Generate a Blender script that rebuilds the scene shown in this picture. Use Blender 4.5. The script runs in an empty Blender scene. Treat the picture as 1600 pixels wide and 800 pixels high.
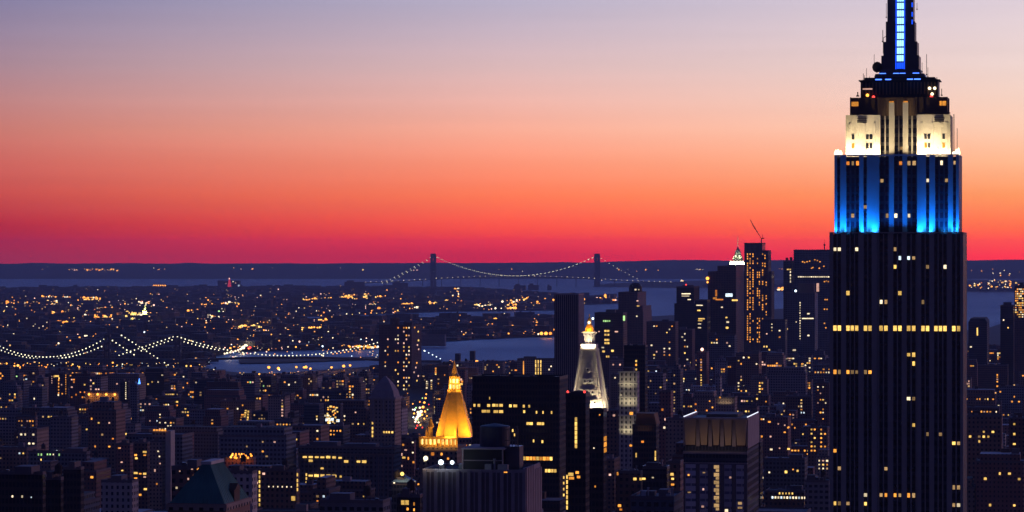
import bpy, bmesh, math, random
from math import sin, cos, pi, radians, sqrt
C = bpy.context.scene.collection
S = bpy.context.scene
F = 4900.0            # focal length expressed in pixels of the 1600 wide photograph
EYE = 259.0           # observation deck height in metres
GRID = radians(-10.4) # street grid turned against the line of sight
rng = random.Random(7)

# ------------------------------------------------------------------ camera
cam_data = bpy.data.cameras.new('camera'); cam = bpy.data.objects.new('camera', cam_data); C.objects.link(cam)
cam.location = (0, 0, EYE); cam.rotation_euler = (radians(90), 0, 0)
cam_data.sensor_width = 36; cam_data.lens = 36 * F / 1600
cam_data.clip_start = 1; cam_data.clip_end = 250000
S.camera = cam
S.view_settings.view_transform = 'Standard'; S.view_settings.look = 'None'
S.view_settings.exposure = 0; S.view_settings.gamma = 1; S.view_settings.use_curve_mapping = False
S.render.engine = 'CYCLES'
cy = S.cycles
cy.max_bounces = 4; cy.diffuse_bounces = 1; cy.glossy_bounces = 2; cy.transmission_bounces = 2; cy.volume_bounces = 0
cy.transparent_max_bounces = 6; cy.sample_clamp_indirect = 0.6; cy.caustics_reflective = False; cy.caustics_refractive = False
cy.use_denoising = True; cy.denoiser = 'OPENIMAGEDENOISE'
cy.use_light_tree = True

def lin(r, g, b):
    f = lambda c: (c / 255 / 12.92) if c <= 10 else ((c / 255 + 0.055) / 1.055) ** 2.4
    return (f(r), f(g), f(b), 1.0)

# ------------------------------------------------------------------ dusk sky
W = bpy.data.worlds.new('World'); S.world = W; W.use_nodes = True
nt = W.node_tree; nt.nodes.clear()
def N(t, **kw):
    n = nt.nodes.new(t)
    for k, v in kw.items(): setattr(n, k, v)
    return n
def L(a, b): nt.links.new(a, b)
def M(op, a, b=None, c=None, clamp=False):
    n = N('ShaderNodeMath', operation=op, use_clamp=clamp)
    for i, v in enumerate((a, b, c)):
        if v is None: continue
        if isinstance(v, (int, float)): n.inputs[i].default_value = v
        else: L(v, n.inputs[i])
    return n.outputs[0]
def ramp(fac, stops):
    n = N('ShaderNodeValToRGB'); e = n.color_ramp.elements
    while len(e) > 1: e.remove(e[0])
    e[0].position = stops[0][0]; e[0].color = stops[0][1]
    for p, c in stops[1:]:
        k = e.new(p); k.color = c
    L(fac, n.inputs[0]); return n.outputs[0]
def mix(fac, a, b):
    n = N('ShaderNodeMix', data_type='RGBA')
    if isinstance(fac, (int, float)): n.inputs[0].default_value = fac
    else: L(fac, n.inputs[0])
    L(a, n.inputs[6]); L(b, n.inputs[7]); return n.outputs[2]
tc = N('ShaderNodeTexCoord'); sp = N('ShaderNodeSeparateXYZ'); L(tc.outputs['Generated'], sp.inputs[0])
X, Y, Z = sp.outputs
az = M('ARCTAN2', X, Y)
hz = M('MULTIPLY', Z, 1 / 0.09, clamp=True)                 # 0..0.09 in sin(elevation)
sy = [400, 378, 352, 305, 255, 205, 155, 105, 55, 5]
HAZE = 3.0e-5                                               # density of the evening air, shared with the haze box
def skystops(cols):
    # the air in front of the low sky dims it, so the sky itself is that much brighter towards the horizon
    out = []
    for y in (400, 389, 378, 365, 352, 328, 305, 280, 255, 205, 155, 105, 55, 5):
        i = max(k for k in range(len(sy)) if sy[k] >= y); j = min(i + 1, len(sy) - 1)
        f = 0 if i == j else (sy[i] - y) / (sy[i] - sy[j])
        c = [a * (1 - f) + b_ * f for a, b_ in zip(lin(*cols[i]), lin(*cols[j]))]
        T = math.exp(-HAZE * min(50000, 241 * F / max(400 - y, 1)))
        c = [max(v - s_ * (1 - T), .002) / T for v, s_ in zip(c[:3], (.030, .032, .105))] + [1]
        out.append(((400 - y) / F / 0.09, c))
    return out
Lc = [(150, 50, 86), (158, 44, 76), (176, 48, 70), (199, 79, 79), (205, 102, 96), (202, 122, 114), (188, 132, 134), (170, 136, 150), (152, 133, 158), (135, 128, 163)]
Cc = [(196, 42, 76), (226, 58, 74), (250, 86, 76), (255, 123, 88), (255, 150, 120), (251, 173, 150), (238, 182, 172), (221, 185, 186), (203, 181, 194), (185, 176, 199)]
Rc = [(255, 60, 78), (255, 82, 78), (255, 114, 80), (255, 154, 100), (255, 184, 142), (254, 205, 178), (247, 211, 195), (239, 213, 207), (231, 210, 212), (222, 206, 216)]
cl, cc, cr = (ramp(hz, skystops(c)) for c in (Lc, Cc, Rc))
t = M('MULTIPLY_ADD', az, 1 / 0.327, 0.5)                   # 0 at 9.4 deg east of the view, 1 at 9.4 deg west
low = mix(M('MULTIPLY', t, 2.0, clamp=True), cl, cc)
low = mix(M('MULTIPLY_ADD', t, 2.0, -1.0, clamp=True), low, cr)
# higher dome: lavender fading to deep blue
zu = M('MULTIPLY', Z, 1.0, clamp=True)
up = ramp(zu, [(0.0, (.34, .31, .46, 1)), (.085, (.34, .33, .48, 1)), (.13, (.32, .54, 1.35, 1)), (.25, (.18, .37, 1.15, 1)), (.45, (.045, .10, .45, 1)), (.7, (.014, .032, .16, 1)), (1, (.011, .022, .11, 1))])
front = mix(M('MULTIPLY_ADD', Z, 20.0, -1.7, clamp=True), low, up)
night = ramp(zu, [(0.0, (.070, .040, .092, 1)), (.12, (.043, .034, .112, 1)), (.35, (.019, .025, .115, 1)), (.7, (.012, .020, .088, 1)), (1, (.012, .022, .11, 1))])
# afterglow lobe, centred a little west of the picture
d_az = M('ABSOLUTE', M('ADD', az, -0.26))
lobe = M('SUBTRACT', 1.0, M('MULTIPLY_ADD', d_az, 1 / 1.15, -0.40, clamp=True), clamp=True)
lobe = M('MULTIPLY', lobe, lobe)
sky = mix(lobe, night, front)
cv = N('ShaderNodeCombineXYZ'); L(M('MULTIPLY', az, 5.0), cv.inputs[0]); L(M('MULTIPLY', Z, 190.0), cv.inputs[1])
sn = N('ShaderNodeTexNoise'); sn.inputs['Scale'].default_value = 1.0; sn.inputs['Detail'].default_value = 4; L(cv.outputs[0], sn.inputs['Vector'])
st = N('ShaderNodeVectorMath', operation='SCALE'); L(sky, st.inputs[0]); L(M('MULTIPLY_ADD', sn.outputs[0], .11, .945), st.inputs['Scale']); sky = st.outputs[0]   # faint streaks of high haze
bg = N('ShaderNodeBackground'); L(sky, bg.inputs[0]); bg.inputs[1].default_value = 1.0
nis = N('ShaderNodeTexSky'); nis.sky_type = 'NISHITA'; nis.sun_disc = False
nis.sun_elevation = radians(-4); nis.sun_rotation = radians(40); nis.altitude = 250
bn = N('ShaderNodeBackground'); L(nis.outputs[0], bn.inputs[0]); bn.inputs[1].default_value = 0.02
ad = N('ShaderNodeAddShader'); L(bg.outputs[0], ad.inputs[0]); L(bn.outputs[0], ad.inputs[1])
wo = N('ShaderNodeOutputWorld'); L(ad.outputs[0], wo.inputs[0])
W.cycles.sampling_method = 'MANUAL'; W.cycles.sample_map_resolution = 1024

# weak red afterglow of the sun just below the western horizon
sd = bpy.data.lights.new('sun', 'SUN'); sd.energy = 0.62; sd.angle = radians(25); sd.color = (1.0, .46, .50)
sun = bpy.data.objects.new('sun', sd); C.objects.link(sun)
sun.rotation_euler = (radians(86), 0, radians(118))          # travels from the west, almost level

# ------------------------------------------------------------------ helpers
def tag(o, label=None, cat=None, group=None, kind=None):
    if label: o['label'] = label
    if cat: o['category'] = cat
    if group: o['group'] = group
    if kind: o['kind'] = kind
    return o
def empty(name, loc, rz=0):
    o = bpy.data.objects.new(name, None); C.objects.link(o); o.location = loc; o.rotation_euler = (0, 0, rz)
    o.empty_display_size = 5; return o
def P(px, py, d): return ((px - 800) * d / F, d, EYE + (400 - py) * d / F)
def zat(py, d): return EYE + (400 - py) * d / F
def gd(py, z=3.0): return F * (EYE - z) / (py - 400)         # distance of the ground seen at a row

class MB:
    def __init__(s): s.v = []; s.f = []; s.u = []; s.m = []
    def face(s, pts, mi=0, uv=None):
        n = len(s.v); s.v += [tuple(p) for p in pts]; s.f.append(tuple(range(n, n + len(pts))))
        s.u.append(uv or [(0, 0)] * len(pts)); s.m.append(mi)
    def box(s, x0, x1, y0, y1, z0, z1, mi=0, top=None, bottom=False, uo=0.0):
        top = mi if top is None else top
        w, h = x1 - x0, y1 - y0
        sides = [((x0, y0), (x1, y0)), ((x1, y0), (x1, y1)), ((x1, y1), (x0, y1)), ((x0, y1), (x0, y0))]
        u = uo
        for a, b in sides:
            l = math.hypot(b[0] - a[0], b[1] - a[1])
            s.face([(a[0], a[1], z0), (b[0], b[1], z0), (b[0], b[1], z1), (a[0], a[1], z1)], mi, [(u, z0), (u + l, z0), (u + l, z1), (u, z1)])
            u += l
        if top >= 0: s.face([(x0, y0, z1), (x1, y0, z1), (x1, y1, z1), (x0, y1, z1)], top, [(x0, y0), (x1, y0), (x1, y1), (x0, y1)])
        if bottom: s.face([(x0, y1, z0), (x1, y1, z0), (x1, y0, z0), (x0, y0, z0)], mi)
    def loft(s, a, z0, b, z1, mi=0, cap=True, capmi=None):
        n = len(a); u = 0
        for i in range(n):
            j = (i + 1) % n; l = math.hypot(a[j][0] - a[i][0], a[j][1] - a[i][1])
            s.face([(*a[i], z0), (*a[j], z0), (*b[j], z1), (*b[i], z1)], mi, [(u, z0), (u + l, z0), (u + l, z1), (u, z1)]); u += l
        if cap: s.face([(*p, z1) for p in b], mi if capmi is None else capmi)
    def ring(s, r, n, cx=0, cy=0, rot=0): return [(cx + r * cos(rot + 2 * pi * i / n), cy + r * sin(rot + 2 * pi * i / n)) for i in range(n)]
    def lathe(s, prof, n=12, cx=0, cy=0, rot=0, mi=0):
        for (r0, z0), (r1, z1) in zip(prof, prof[1:]):
            s.loft(s.ring(r0, n, cx, cy, rot), z0, s.ring(r1, n, cx, cy, rot), z1, mi, cap=False)
        s.face([(*p, prof[-1][1]) for p in s.ring(max(prof[-1][0], .01), n, cx, cy, rot)], mi)
    def bar(s, p, q, r=.2, n=4, mi=0):
        dx, dy, dz = (q[i] - p[i] for i in range(3)); l = sqrt(dx * dx + dy * dy + dz * dz) or 1
        d = (dx / l, dy / l, dz / l); a = (0, 0, 1) if abs(d[2]) < .9 else (1, 0, 0)
        u = (d[1] * a[2] - d[2] * a[1], d[2] * a[0] - d[0] * a[2], d[0] * a[1] - d[1] * a[0]); k = sqrt(sum(c * c for c in u)); u = tuple(c / k for c in u)
        w = (d[1] * u[2] - d[2] * u[1], d[2] * u[0] - d[0] * u[2], d[0] * u[1] - d[1] * u[0])
        A = []; B = []
        for i in range(n):
            t = 2 * pi * (i + .5) / n; o = [r * (cos(t) * u[k] + sin(t) * w[k]) for k in range(3)]
            A.append(tuple(p[k] + o[k] for k in range(3))); B.append(tuple(q[k] + o[k] for k in range(3)))
        for i in range(n):
            j = (i + 1) % n; s.face([A[i], A[j], B[j], B[i]], mi)
        s.face(A[::-1], mi); s.face(B, mi)
    def ball(s, c, r, mi=0, n=6, k=4, sq=1):
        prof = [(r * sin(pi * i / k), c[2] - r * sq * cos(pi * i / k)) for i in range(k + 1)]
        prof[0] = (.01 * r, prof[0][1]); prof[-1] = (.01 * r, prof[-1][1])
        s.lathe(prof, n, c[0], c[1], 0, mi)
    def mesh(s, name, mats):
        me = bpy.data.meshes.new(name); me.from_pydata(s.v, [], s.f)
        uv = me.uv_layers.new(name='UVMap'); flat = [c for f in s.u for p in f for c in p]
        uv.data.foreach_set('uv', flat); me.polygons.foreach_set('material_index', s.m)
        for m in (mats if isinstance(mats, (list, tuple)) else [mats]): me.materials.append(m)
        me.update(); return me
    def build(s, name, mats, parent=None, loc=(0, 0, 0), rz=0):
        o = bpy.data.objects.new(name, s.mesh(name, mats)); C.objects.link(o)
        o.location = loc; o.rotation_euler = (0, 0, rz); o.parent = parent; return o

# ------------------------------------------------------------------ materials
def newmat(name):
    global nt
    m = bpy.data.materials.new(name); m.use_nodes = True; nt = m.node_tree; nt.nodes.clear(); return m
def plain(name, col, rough=.8, metal=0, noise=.25, scale=.15, spec=.3):
    m = newmat(name); o = N('ShaderNodeOutputMaterial'); b = N('ShaderNodeBsdfPrincipled'); L(b.outputs[0], o.inputs[0])
    c = N('ShaderNodeTexCoord'); n = N('ShaderNodeTexNoise'); n.inputs['Scale'].default_value = scale; n.inputs['Detail'].default_value = 5; L(c.outputs['Object'], n.inputs['Vector'])
    oi = N('ShaderNodeObjectInfo')
    k = M('MULTIPLY', M('MULTIPLY_ADD', n.outputs[0], 2 * noise, 1 - noise), M('MULTIPLY_ADD', oi.outputs['Random'], .3, .85))
    mx = N('ShaderNodeVectorMath', operation='SCALE'); mx.inputs[0].default_value = col[:3]; L(k, mx.inputs['Scale'])
    L(mx.outputs[0], b.inputs['Base Color']); b.inputs['Roughness'].default_value = rough; b.inputs['Metallic'].default_value = metal
    b.inputs['Specular IOR Level'].default_value = spec; return m
def emit(name, col, st):
    m = newmat(name); o = N('ShaderNodeOutputMaterial'); e = N('ShaderNodeEmission'); L(e.outputs[0], o.inputs[0])
    e.inputs[0].default_value = (*col[:3], 1); e.inputs[1].default_value = st
    m.cycles.emission_sampling = 'NONE'; return m
def room(name, col, st):
    """a lit window seen from outside: brighter ceiling, blinds and furniture break it up (object space of a unit box)"""
    m = newmat(name); o = N('ShaderNodeOutputMaterial'); e = N('ShaderNodeEmission'); L(e.outputs[0], o.inputs[0])
    c = N('ShaderNodeTexCoord'); oi = N('ShaderNodeObjectInfo'); n = N('ShaderNodeTexNoise'); n.noise_dimensions = '4D'; n.inputs['Scale'].default_value = 3.0
    L(c.outputs['Object'], n.inputs['Vector']); L(M('MULTIPLY', oi.outputs['Random'], 90.), n.inputs['W'])
    k = M('MULTIPLY', M('MULTIPLY_ADD', n.outputs[0], 1.6, .15, ), M('MULTIPLY_ADD', oi.outputs['Random'], 1.1, .45))
    e.inputs[0].default_value = (*col[:3], 1); L(M('MULTIPLY', k, st), e.inputs[1]); m.cycles.emission_sampling = 'NONE'; return m
def facade(name, col, bay=3.2, floor=3.5, u=(.28, .72), v=(.3, .78), glass=(.012, .014, .02), lit=0.0, litst=1.2, rough=.85, span=None):
    m = newmat(name); o = N('ShaderNodeOutputMaterial'); b = N('ShaderNodeBsdfPrincipled')
    uv = N('ShaderNodeUVMap'); s = N('ShaderNodeSeparateXYZ'); L(uv.outputs[0], s.inputs[0])
    cu = M('DIVIDE', s.outputs[0], bay); cv = M('DIVIDE', s.outputs[1], floor)
    fu = M('FRACT', cu); fv = M('FRACT', cv)
    iu = M('MULTIPLY', M('GREATER_THAN', fu, u[0]), M('LESS_THAN', fu, u[1]))
    iv = M('MULTIPLY', M('GREATER_THAN', fv, v[0]), M('LESS_THAN', fv, v[1]))
    g = N('ShaderNodeNewGeometry'); ns = N('ShaderNodeSeparateXYZ'); L(g.outputs['Normal'], ns.inputs[0])
    win = M('MULTIPLY', M('MULTIPLY', iu, iv), M('LESS_THAN', M('ABSOLUTE', ns.outputs[2]), .5))
    c = N('ShaderNodeTexCoord'); n = N('ShaderNodeTexNoise'); n.inputs['Scale'].default_value = .09; n.inputs['Detail'].default_value = 6; L(c.outputs['Object'], n.inputs['Vector'])
    oi = N('ShaderNodeObjectInfo')
    k = M('MULTIPLY', M('MULTIPLY_ADD', n.outputs[0], .7, .65), M('MULTIPLY_ADD', oi.outputs['Random'], .7, .6))
    sc = N('ShaderNodeVectorMath', operation='SCALE'); sc.inputs[0].default_value = col; L(k, sc.inputs['Scale'])
    wallc = sc.outputs[0]
    if span:
        sn = N('ShaderNodeRGB'); sn.outputs[0].default_value = (*span, 1); wallc = mix(iu, wallc, sn.outputs[0])
    gl = N('ShaderNodeRGB'); gl.outputs[0].default_value = (*glass, 1)
    L(mix(win, wallc, gl.outputs[0]), b.inputs['Base Color'])
    L(M('MULTIPLY_ADD', win, .15 - rough, rough), b.inputs['Roughness']); b.inputs['Specular IOR Level'].default_value = .4
    out = b.outputs[0]
    if lit > 0:
        cb = N('ShaderNodeCombineXYZ'); L(M('FLOOR', cu), cb.inputs[0]); L(M('FLOOR', cv), cb.inputs[1]); L(M('MULTIPLY', oi.outputs['Random'], 77.), cb.inputs[2])
        wn = N('ShaderNodeTexWhiteNoise'); wn.noise_dimensions = '3D'; L(cb.outputs[0], wn.inputs['Vector'])
        on = M('MULTIPLY', win, M('LESS_THAN', wn.outputs['Value'], lit))
        cr_ = ramp(wn.outputs['Color'], [(0, (1, .34, .06, 1)), (.35, (1, .5, .14, 1)), (.62, (1, .72, .34, 1)), (.85, (1, .86, .6, 1)), (1, (.75, .9, 1, 1))])
        b2 = M('MULTIPLY', on, litst)
        L(cr_, b.inputs['Emission Color']); L(b2, b.inputs['Emission Strength'])
        m.cycles.emission_sampling = 'NONE'
    L(out, o.inputs[0]); return m

MAT = {}
MAT['limestone'] = plain('limestone', (.36, .325, .29), .85, noise=.2, scale=.12)
MAT['spandrel'] = plain('spandrel', (.045, .04, .042), .5, noise=.3, scale=.3)
MAT['dark_glass'] = plain('dark_glass', (.012, .013, .018), .12, noise=.3, scale=.2, spec=.5)
MAT['steel'] = plain('steel', (.10, .10, .12), .4, .6)
MAT['black'] = plain('black_metal', (.015, .014, .016), .6)
MAT['tar'] = plain('tar_roof', (.045, .043, .05), .9, noise=.5, scale=.06)
MAT['gravel'] = plain('gravel_roof', (.19, .19, .21), .9, noise=.5, scale=.06)
MAT['pale_roof'] = plain('pale_roof', (.38, .38, .40), .8, noise=.45, scale=.05)
MAT['wood'] = plain('tank_wood', (.06, .042, .03), .9)
MAT['gold'] = plain('gold_tile', (.80, .43, .055), .42, .0, noise=.3, scale=.5)
MAT['panel_stone'] = plain('panel_stone', (.46, .43, .38), .8, noise=.3, scale=.3)
MAT['white_stone'] = plain('white_stone', (.55, .52, .47), .8, noise=.2, scale=.3)
MAT['copper'] = plain('copper_green', (.07, .25, .23), .7, noise=.4, scale=.25)
MAT['brown_stone'] = plain('brown_stone', (.14, .085, .055), .85, noise=.3)
MAT['grey_stone'] = plain('grey_stone', (.33, .28, .29), .85, noise=.35, scale=.2)
MAT['concrete'] = plain('concrete', (.17, .14, .14), .9, noise=.3)
MAT['bridge'] = plain('bridge_steel', (.045, .05, .07), .7)
MAT['hill'] = plain('hillside', (.030, .032, .030), .95, noise=.5, scale=.0006)
MAT['land'] = plain('city_ground', (.034, .031, .034), .9, noise=.6, scale=.004)
MAT['asphalt'] = plain('asphalt', (.045, .045, .05), .8, noise=.3, scale=.1)
# walls of the many city blocks
MAT['brown_brick'] = facade('brown_brick', (.22, .135, .105))
MAT['red_brick'] = facade('red_brick', (.23, .115, .10), 2.8, 3.2, (.3, .68), (.3, .75))
MAT['grey_block'] = facade('grey_block', (.24, .22, .235), 3.6, 3.7, (.2, .8), (.32, .8))
MAT['tan_brick'] = facade('tan_brick', (.33, .25, .20), 3.0, 3.3, (.3, .7), (.3, .75))
MAT['pale_stone'] = facade('pale_stone', (.44, .40, .39), 3.4, 3.8, (.3, .7), (.25, .78))
MAT['slate_glass'] = facade('slate_glass', (.06, .065, .09), 1.7, 3.8, (.1, .9), (.3, .92), (.02, .025, .035))
MAT['dark_tower'] = facade('dark_tower', (.042, .028, .027), 1.8, 3.8, (.15, .85), (.3, .9))
MAT['ribbed'] = facade('ribbed_concrete', (.23, .19, .19), 2.4, 3.5, (.38, .9), (.1, .92), span=(.05, .045, .05))
MAT['bay_panel'] = facade('bay_panel', (.48, .46, .52), 3.0, 3.9, (.06, .94), (.58, .93), (.17, .17, .24))  # pale tones stand in for sky reflected in the glass bays
MAT['blue_grey'] = facade('blue_grey', (.17, .185, .225), 3.1, 3.6, (.2, .8), (.3, .8))
for i, c in enumerate([(.20, .135, .115), (.18, .165, .18), (.28, .23, .20), (.09, .08, .09), (.21, .12, .105), (.36, .33, .32)]):
    MAT['mass%d' % i] = facade('city_wall_%s' % 'abcdef'[i], c, 4.2, 3.8, (.25, .75), (.3, .78), lit=.055, litst=1.5)
for i, c in enumerate([(.07, .06, .06), (.05, .045, .05), (.09, .08, .085), (.06, .045, .045)]):
    MAT['far%d' % i] = facade('far_wall_%s' % 'abcd'[i], c, 9, 7, (.25, .75), (.3, .8), lit=.009, litst=1.5)
# lit things
COL = dict(A=(1, .37, .05), Y=(1, .60, .14), W=(1, .80, .50), C=(.72, .88, 1), O=(1, .30, .035), G=(.55, 1, .35), R=(1, .05, .04), B=(.08, .25, 1), P=(1, .55, .42), D=(1, .6, .25), H=(1, .70, .20))
ROOM = {k: room('lit_room_' + n, COL[k], s) for k, n, s in (('A', 'amber', 1.3), ('Y', 'yellow', 1.3), ('W', 'warm_white', 1.35), ('C', 'cool_white', 1.5), ('O', 'orange', 1.2), ('G', 'green', .9), ('P', 'pink', 1.0), ('D', 'dim', .45), ('H', 'hall_yellow', 2.6))}
GLOW = {k: emit('lamp_glow_' + n, COL[k], s) for k, n, s in (('A', 'amber', 3.4), ('Y', 'yellow', 2.4), ('W', 'warm_white', 2.8), ('C', 'cool_white', 3.5), ('O', 'orange', 2.6), ('G', 'green', 1.8), ('R', 'red', 3), ('B', 'blue', 4), ('P', 'pink', 3))}
GLOW['N'] = emit('necklace_glow', (1, .93, .60), 2.6)
GLOW['M'] = emit('mast_glow', (.008, .07, 1), 1.7)
GLOW['S'] = emit('strip_glow', (.06, .18, 1), 3.6)
nt = None
def unit_window(k):
    b = MB(); b.box(-.5, .5, -.5, .5, -.5, .5, bottom=True); return b.mesh('window', ROOM[k])
WIN = {k: unit_window(k) for k in ROOM}
def window(parent, x, y, z, w, h, k='Y', depth=.24, name='window'):
    o = bpy.data.objects.new(name, WIN[k]); C.objects.link(o); o.parent = parent
    o.location = (x, y, z); o.scale = (w, depth, h); return o
def area(parent, loc, target, power, col, sx, sy, spread=180, name='floodlight'):
    from mathutils import Vector
    l = bpy.data.lights.new(name, 'AREA'); l.shape = 'RECTANGLE'; l.size = sx; l.size_y = sy; l.energy = power; l.color = col; l.spread = radians(spread)
    o = bpy.data.objects.new(name, l); C.objects.link(o); o.parent = parent; o.location = loc
    dv = Vector(target) - Vector(loc); o.rotation_euler = dv.to_track_quat('-Z', 'Y').to_euler(); return o
# ------------------------------------------------------------------ the setting: water, land, hills
def water_mat():
    global nt
    m = newmat('harbour_water'); o = N('ShaderNodeOutputMaterial'); b = N('ShaderNodeBsdfPrincipled'); L(b.outputs[0], o.inputs[0])
    b.inputs['Base Color'].default_value = (.05, .135, .33, 1); b.inputs['IOR'].default_value = 1.33
    g = N('ShaderNodeNewGeometry'); mp = N('ShaderNodeMapping'); L(g.outputs['Position'], mp.inputs[0]); mp.inputs['Scale'].default_value = (.0022, .0009, 1)
    n = N('ShaderNodeTexNoise'); n.inputs['Scale'].default_value = 1; n.inputs['Detail'].default_value = 5; L(mp.outputs[0], n.inputs['Vector'])
    L(M('MULTIPLY_ADD', n.outputs[0], .28, .36), b.inputs['Roughness'])
    n2 = N('ShaderNodeTexNoise'); n2.inputs['Scale'].default_value = .05; n2.inputs['Detail'].default_value = 4; L(g.outputs['Position'], n2.inputs['Vector'])
    bp = N('ShaderNodeBump'); bp.inputs['Strength'].default_value = .6; bp.inputs['Distance'].default_value = 2.0; L(n2.outputs[0], bp.inputs['Height']); L(bp.outputs[0], b.inputs['Normal'])
    nt = None; return m
MAT['water'] = water_mat()
b = MB(); b.face([(-40000, -6000, 0), (40000, -6000, 0), (40000, 49000, 0), (-40000, 49000, 0)])
tag(b.build('water', MAT['water']), kind='structure')
def sheet(name, pts, z, mat, extra=()):
    me = bpy.data.meshes.new(name); bm = bmesh.new()
    vs = [bm.verts.new((((px - 800) * gd(py, z) / F), gd(py, z), z)) for px, py in pts] + [bm.verts.new((x, y, z)) for x, y in extra]
    f = bm.faces.new(vs); f.normal_update()
    if f.normal.z < 0: f.normal_flip()
    bmesh.ops.triangulate(bm, faces=[f]); bm.to_mesh(me); bm.free(); me.materials.append(mat)
    o = bpy.data.objects.new(name, me); C.objects.link(o); return tag(o, kind='structure')
# Brooklyn side, with the basin cut into its western shore
sheet('far_shore_land', [(-1500, 449.6), (0, 449.2), (150, 448.2), (320, 448), (480, 447.4), (560, 448), (640, 449), (720, 449.4), (790, 452), (850, 456), (885, 460), (925, 461.5), (962, 463.5),
      (966, 474), (900, 476.5), (868, 477.5), (868, 484.5), (760, 485.5), (690, 486.5), (640, 488.5), (560, 492), (460, 495), (395, 496.8), (395, 498.8), (460, 499.4), (560, 499.6), (660, 499.5), (760, 498.5), (868, 497.5),
      (868, 524), (800, 527), (740, 529.5), (690, 533), (662, 537), (648, 539), (600, 541), (560, 544), (470, 546), (400, 547), (360, 549), (335, 553), (322, 562), (318, 574), (0, 574), (-1500, 574)], 3.0, MAT['land'])
sheet('manhattan_land', [(-1500, 574.5), (318, 574.5), (335, 578), (372, 582), (430, 583), (520, 577), (600, 571), (660, 567), (700, 564.5), (800, 563), (868, 561), (905, 540), (930, 508), (1000, 495), (1100, 490), (1225, 482), (1300, 482), (1420, 498),
      (1500, 515), (1530, 517), (1560, 507), (1610, 497), (2200, 500), (2600, 900)], 3.0, MAT['land'], [(4500, -5000), (-4500, -5000), (-3500, 1500)])
sheet('island_land', [(372, 562), (430, 559.5), (520, 558), (594, 557.5), (594, 560.5), (520, 563), (430, 566.5), (375, 567)], 3.0, MAT['land'])
sheet('western_shore_land', [(985, 443), (1040, 440.6), (1110, 440), (1400, 437), (2700, 437), (2700, 456), (1500, 456.5), (1225, 455.5), (1110, 450), (1040, 449.5), (925, 447.6)], 3.0, MAT['land'])

def noise1(x, s):
    r = random.Random(int(math.floor(x)) * 131 + s); q = random.Random((int(math.floor(x)) + 1) * 131 + s)
    f = x - math.floor(x); f = f * f * (3 - 2 * f); return r.random() * (1 - f) + q.random() * f
def ridge(name, x0, x1, d, depth, top, foot, step=12, seed=1, amp=1.2):
    """hills: rows of vertices from the foot to the crest and down again"""
    nx = int((x1 - x0) / step) + 1; rows = [(0, 0), (.18, .38), (.4, .72), (.62, .93), (.8, 1.0), (1.1, .8), (1.5, .1)]
    vs = []; fs = []
    for i in range(nx):
        px = x0 + i * step
        t = top(px) - amp * (noise1(px / 55, seed) + .45 * noise1(px / 17, seed + 5) + .3 * noise1(px / 7, seed + 9) - .8)
        for fy, fz in rows:
            y = d + depth * fy; crest = EYE + (400 - t) * (d + depth * .8) / F
            j = 1 + .10 * (noise1(px / 20 + fy * 9, seed + 3) - .5) * (fz < .95)
            vs.append(((px - 800) * d / F, y, 1 + (crest - 1) * fz * j))
    k = len(rows)
    for i in range(nx - 1):
        for j in range(k - 1): fs.append((i * k + j, (i + 1) * k + j, (i + 1) * k + j + 1, i * k + j + 1))
    me = bpy.data.meshes.new(name); me.from_pydata(vs, [], fs); me.materials.append(MAT['hill']); me.polygons.foreach_set('use_smooth', [True] * len(fs)); me.update()
    o = bpy.data.objects.new(name, me); C.objects.link(o); return tag(o, kind='structure')
def tp(px):
    if px < 560: return 411.5
    if px < 950: return 411.5 - 1.6 * (px - 560) / 390
    if px < 1150: return 409.9 - 3.6 * sin(pi / 2 * (px - 950) / 200)
    return 406.3 + .6 * sin(px / 60)
ridge('far_hills', -1400, 3000, 35500, 7000, tp, 435, seed=3)
ridge('shore_hill', 935, 1115, 26400, 1500, lambda p: 447.5 - 7.0 * max(0, sin(pi * (p - 935) / 185)) ** .7, 448, step=5, seed=11, amp=.9)
ridge('west_hill', 1085, 1330, 27500, 2500, lambda p: 441 - 4.5 * max(0, sin(pi * (p - 1080) / 260)), 444, step=6, seed=15, amp=.9)

# ------------------------------------------------------------------ Empire State: floodlit tower
ESD = 1310.0; es = ESD / F
EX0 = (1296 - 800) * es
def epx(px): return (px - 1399.5) * es            # local x on the front
def ez(py): return EYE + (400 - py) * es
fw, fd = 207 * es, 41.0
ccx = EX0 + cos(GRID) * fw / 2 - sin(GRID) * fd / 2; ccy = ESD + sin(GRID) * fw / 2 + cos(GRID) * fd / 2
esb = empty('skyscraper', (ccx, ccy, 3), GRID)
tag(esb, 'tallest skyscraper, setback limestone tower floodlit blue below a white lit crown', 'skyscraper')
ZB = 3.0
ELIT = {}
def lit_list(s, y0, pts, k):
    for cx, cy_ in pts: ELIT[(1280 + cx / s, y0 + cy_ / s)] = k
sA = 1.904
lit_list(sA, 380, [(x, 250) for x in (47, 60, 85, 98, 111, 137, 151, 183, 197, 224, 238, 264, 279, 307, 320, 345, 358, 372, 397, 411)], 'Y')
lit_list(sA, 380, [(x, 378) for x in (47, 60, 85, 98, 111, 137, 151)], 'A')
lit_list(sA, 380, [(264, 329), (279, 329), (278, 356), (85, 150), (238, 152), (221, 77), (322, 77), (320, 570), (397, 597), (411, 597), (47, 768), (60, 768), (85, 770), (137, 770), (197, 657), (60, 664), (222, 25), (279, 540)], 'Y')
lit_list(sA, 380, [(264, 464), (279, 464), (137, 743), (183, 176), (197, 176), (307, 176), (47, 27), (60, 27), (111, 28), (397, 777), (411, 777), (372, 77)], 'W')
lit_list(sA, 380, [(238, 50), (264, 50), (279, 50), (397, 720), (411, 720)], 'C')
lit_list(sA, 380, [(183, 738), (197, 738), (224, 738), (238, 738), (264, 738), (279, 738), (358, 568), (47, 617)], 'A')
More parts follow.
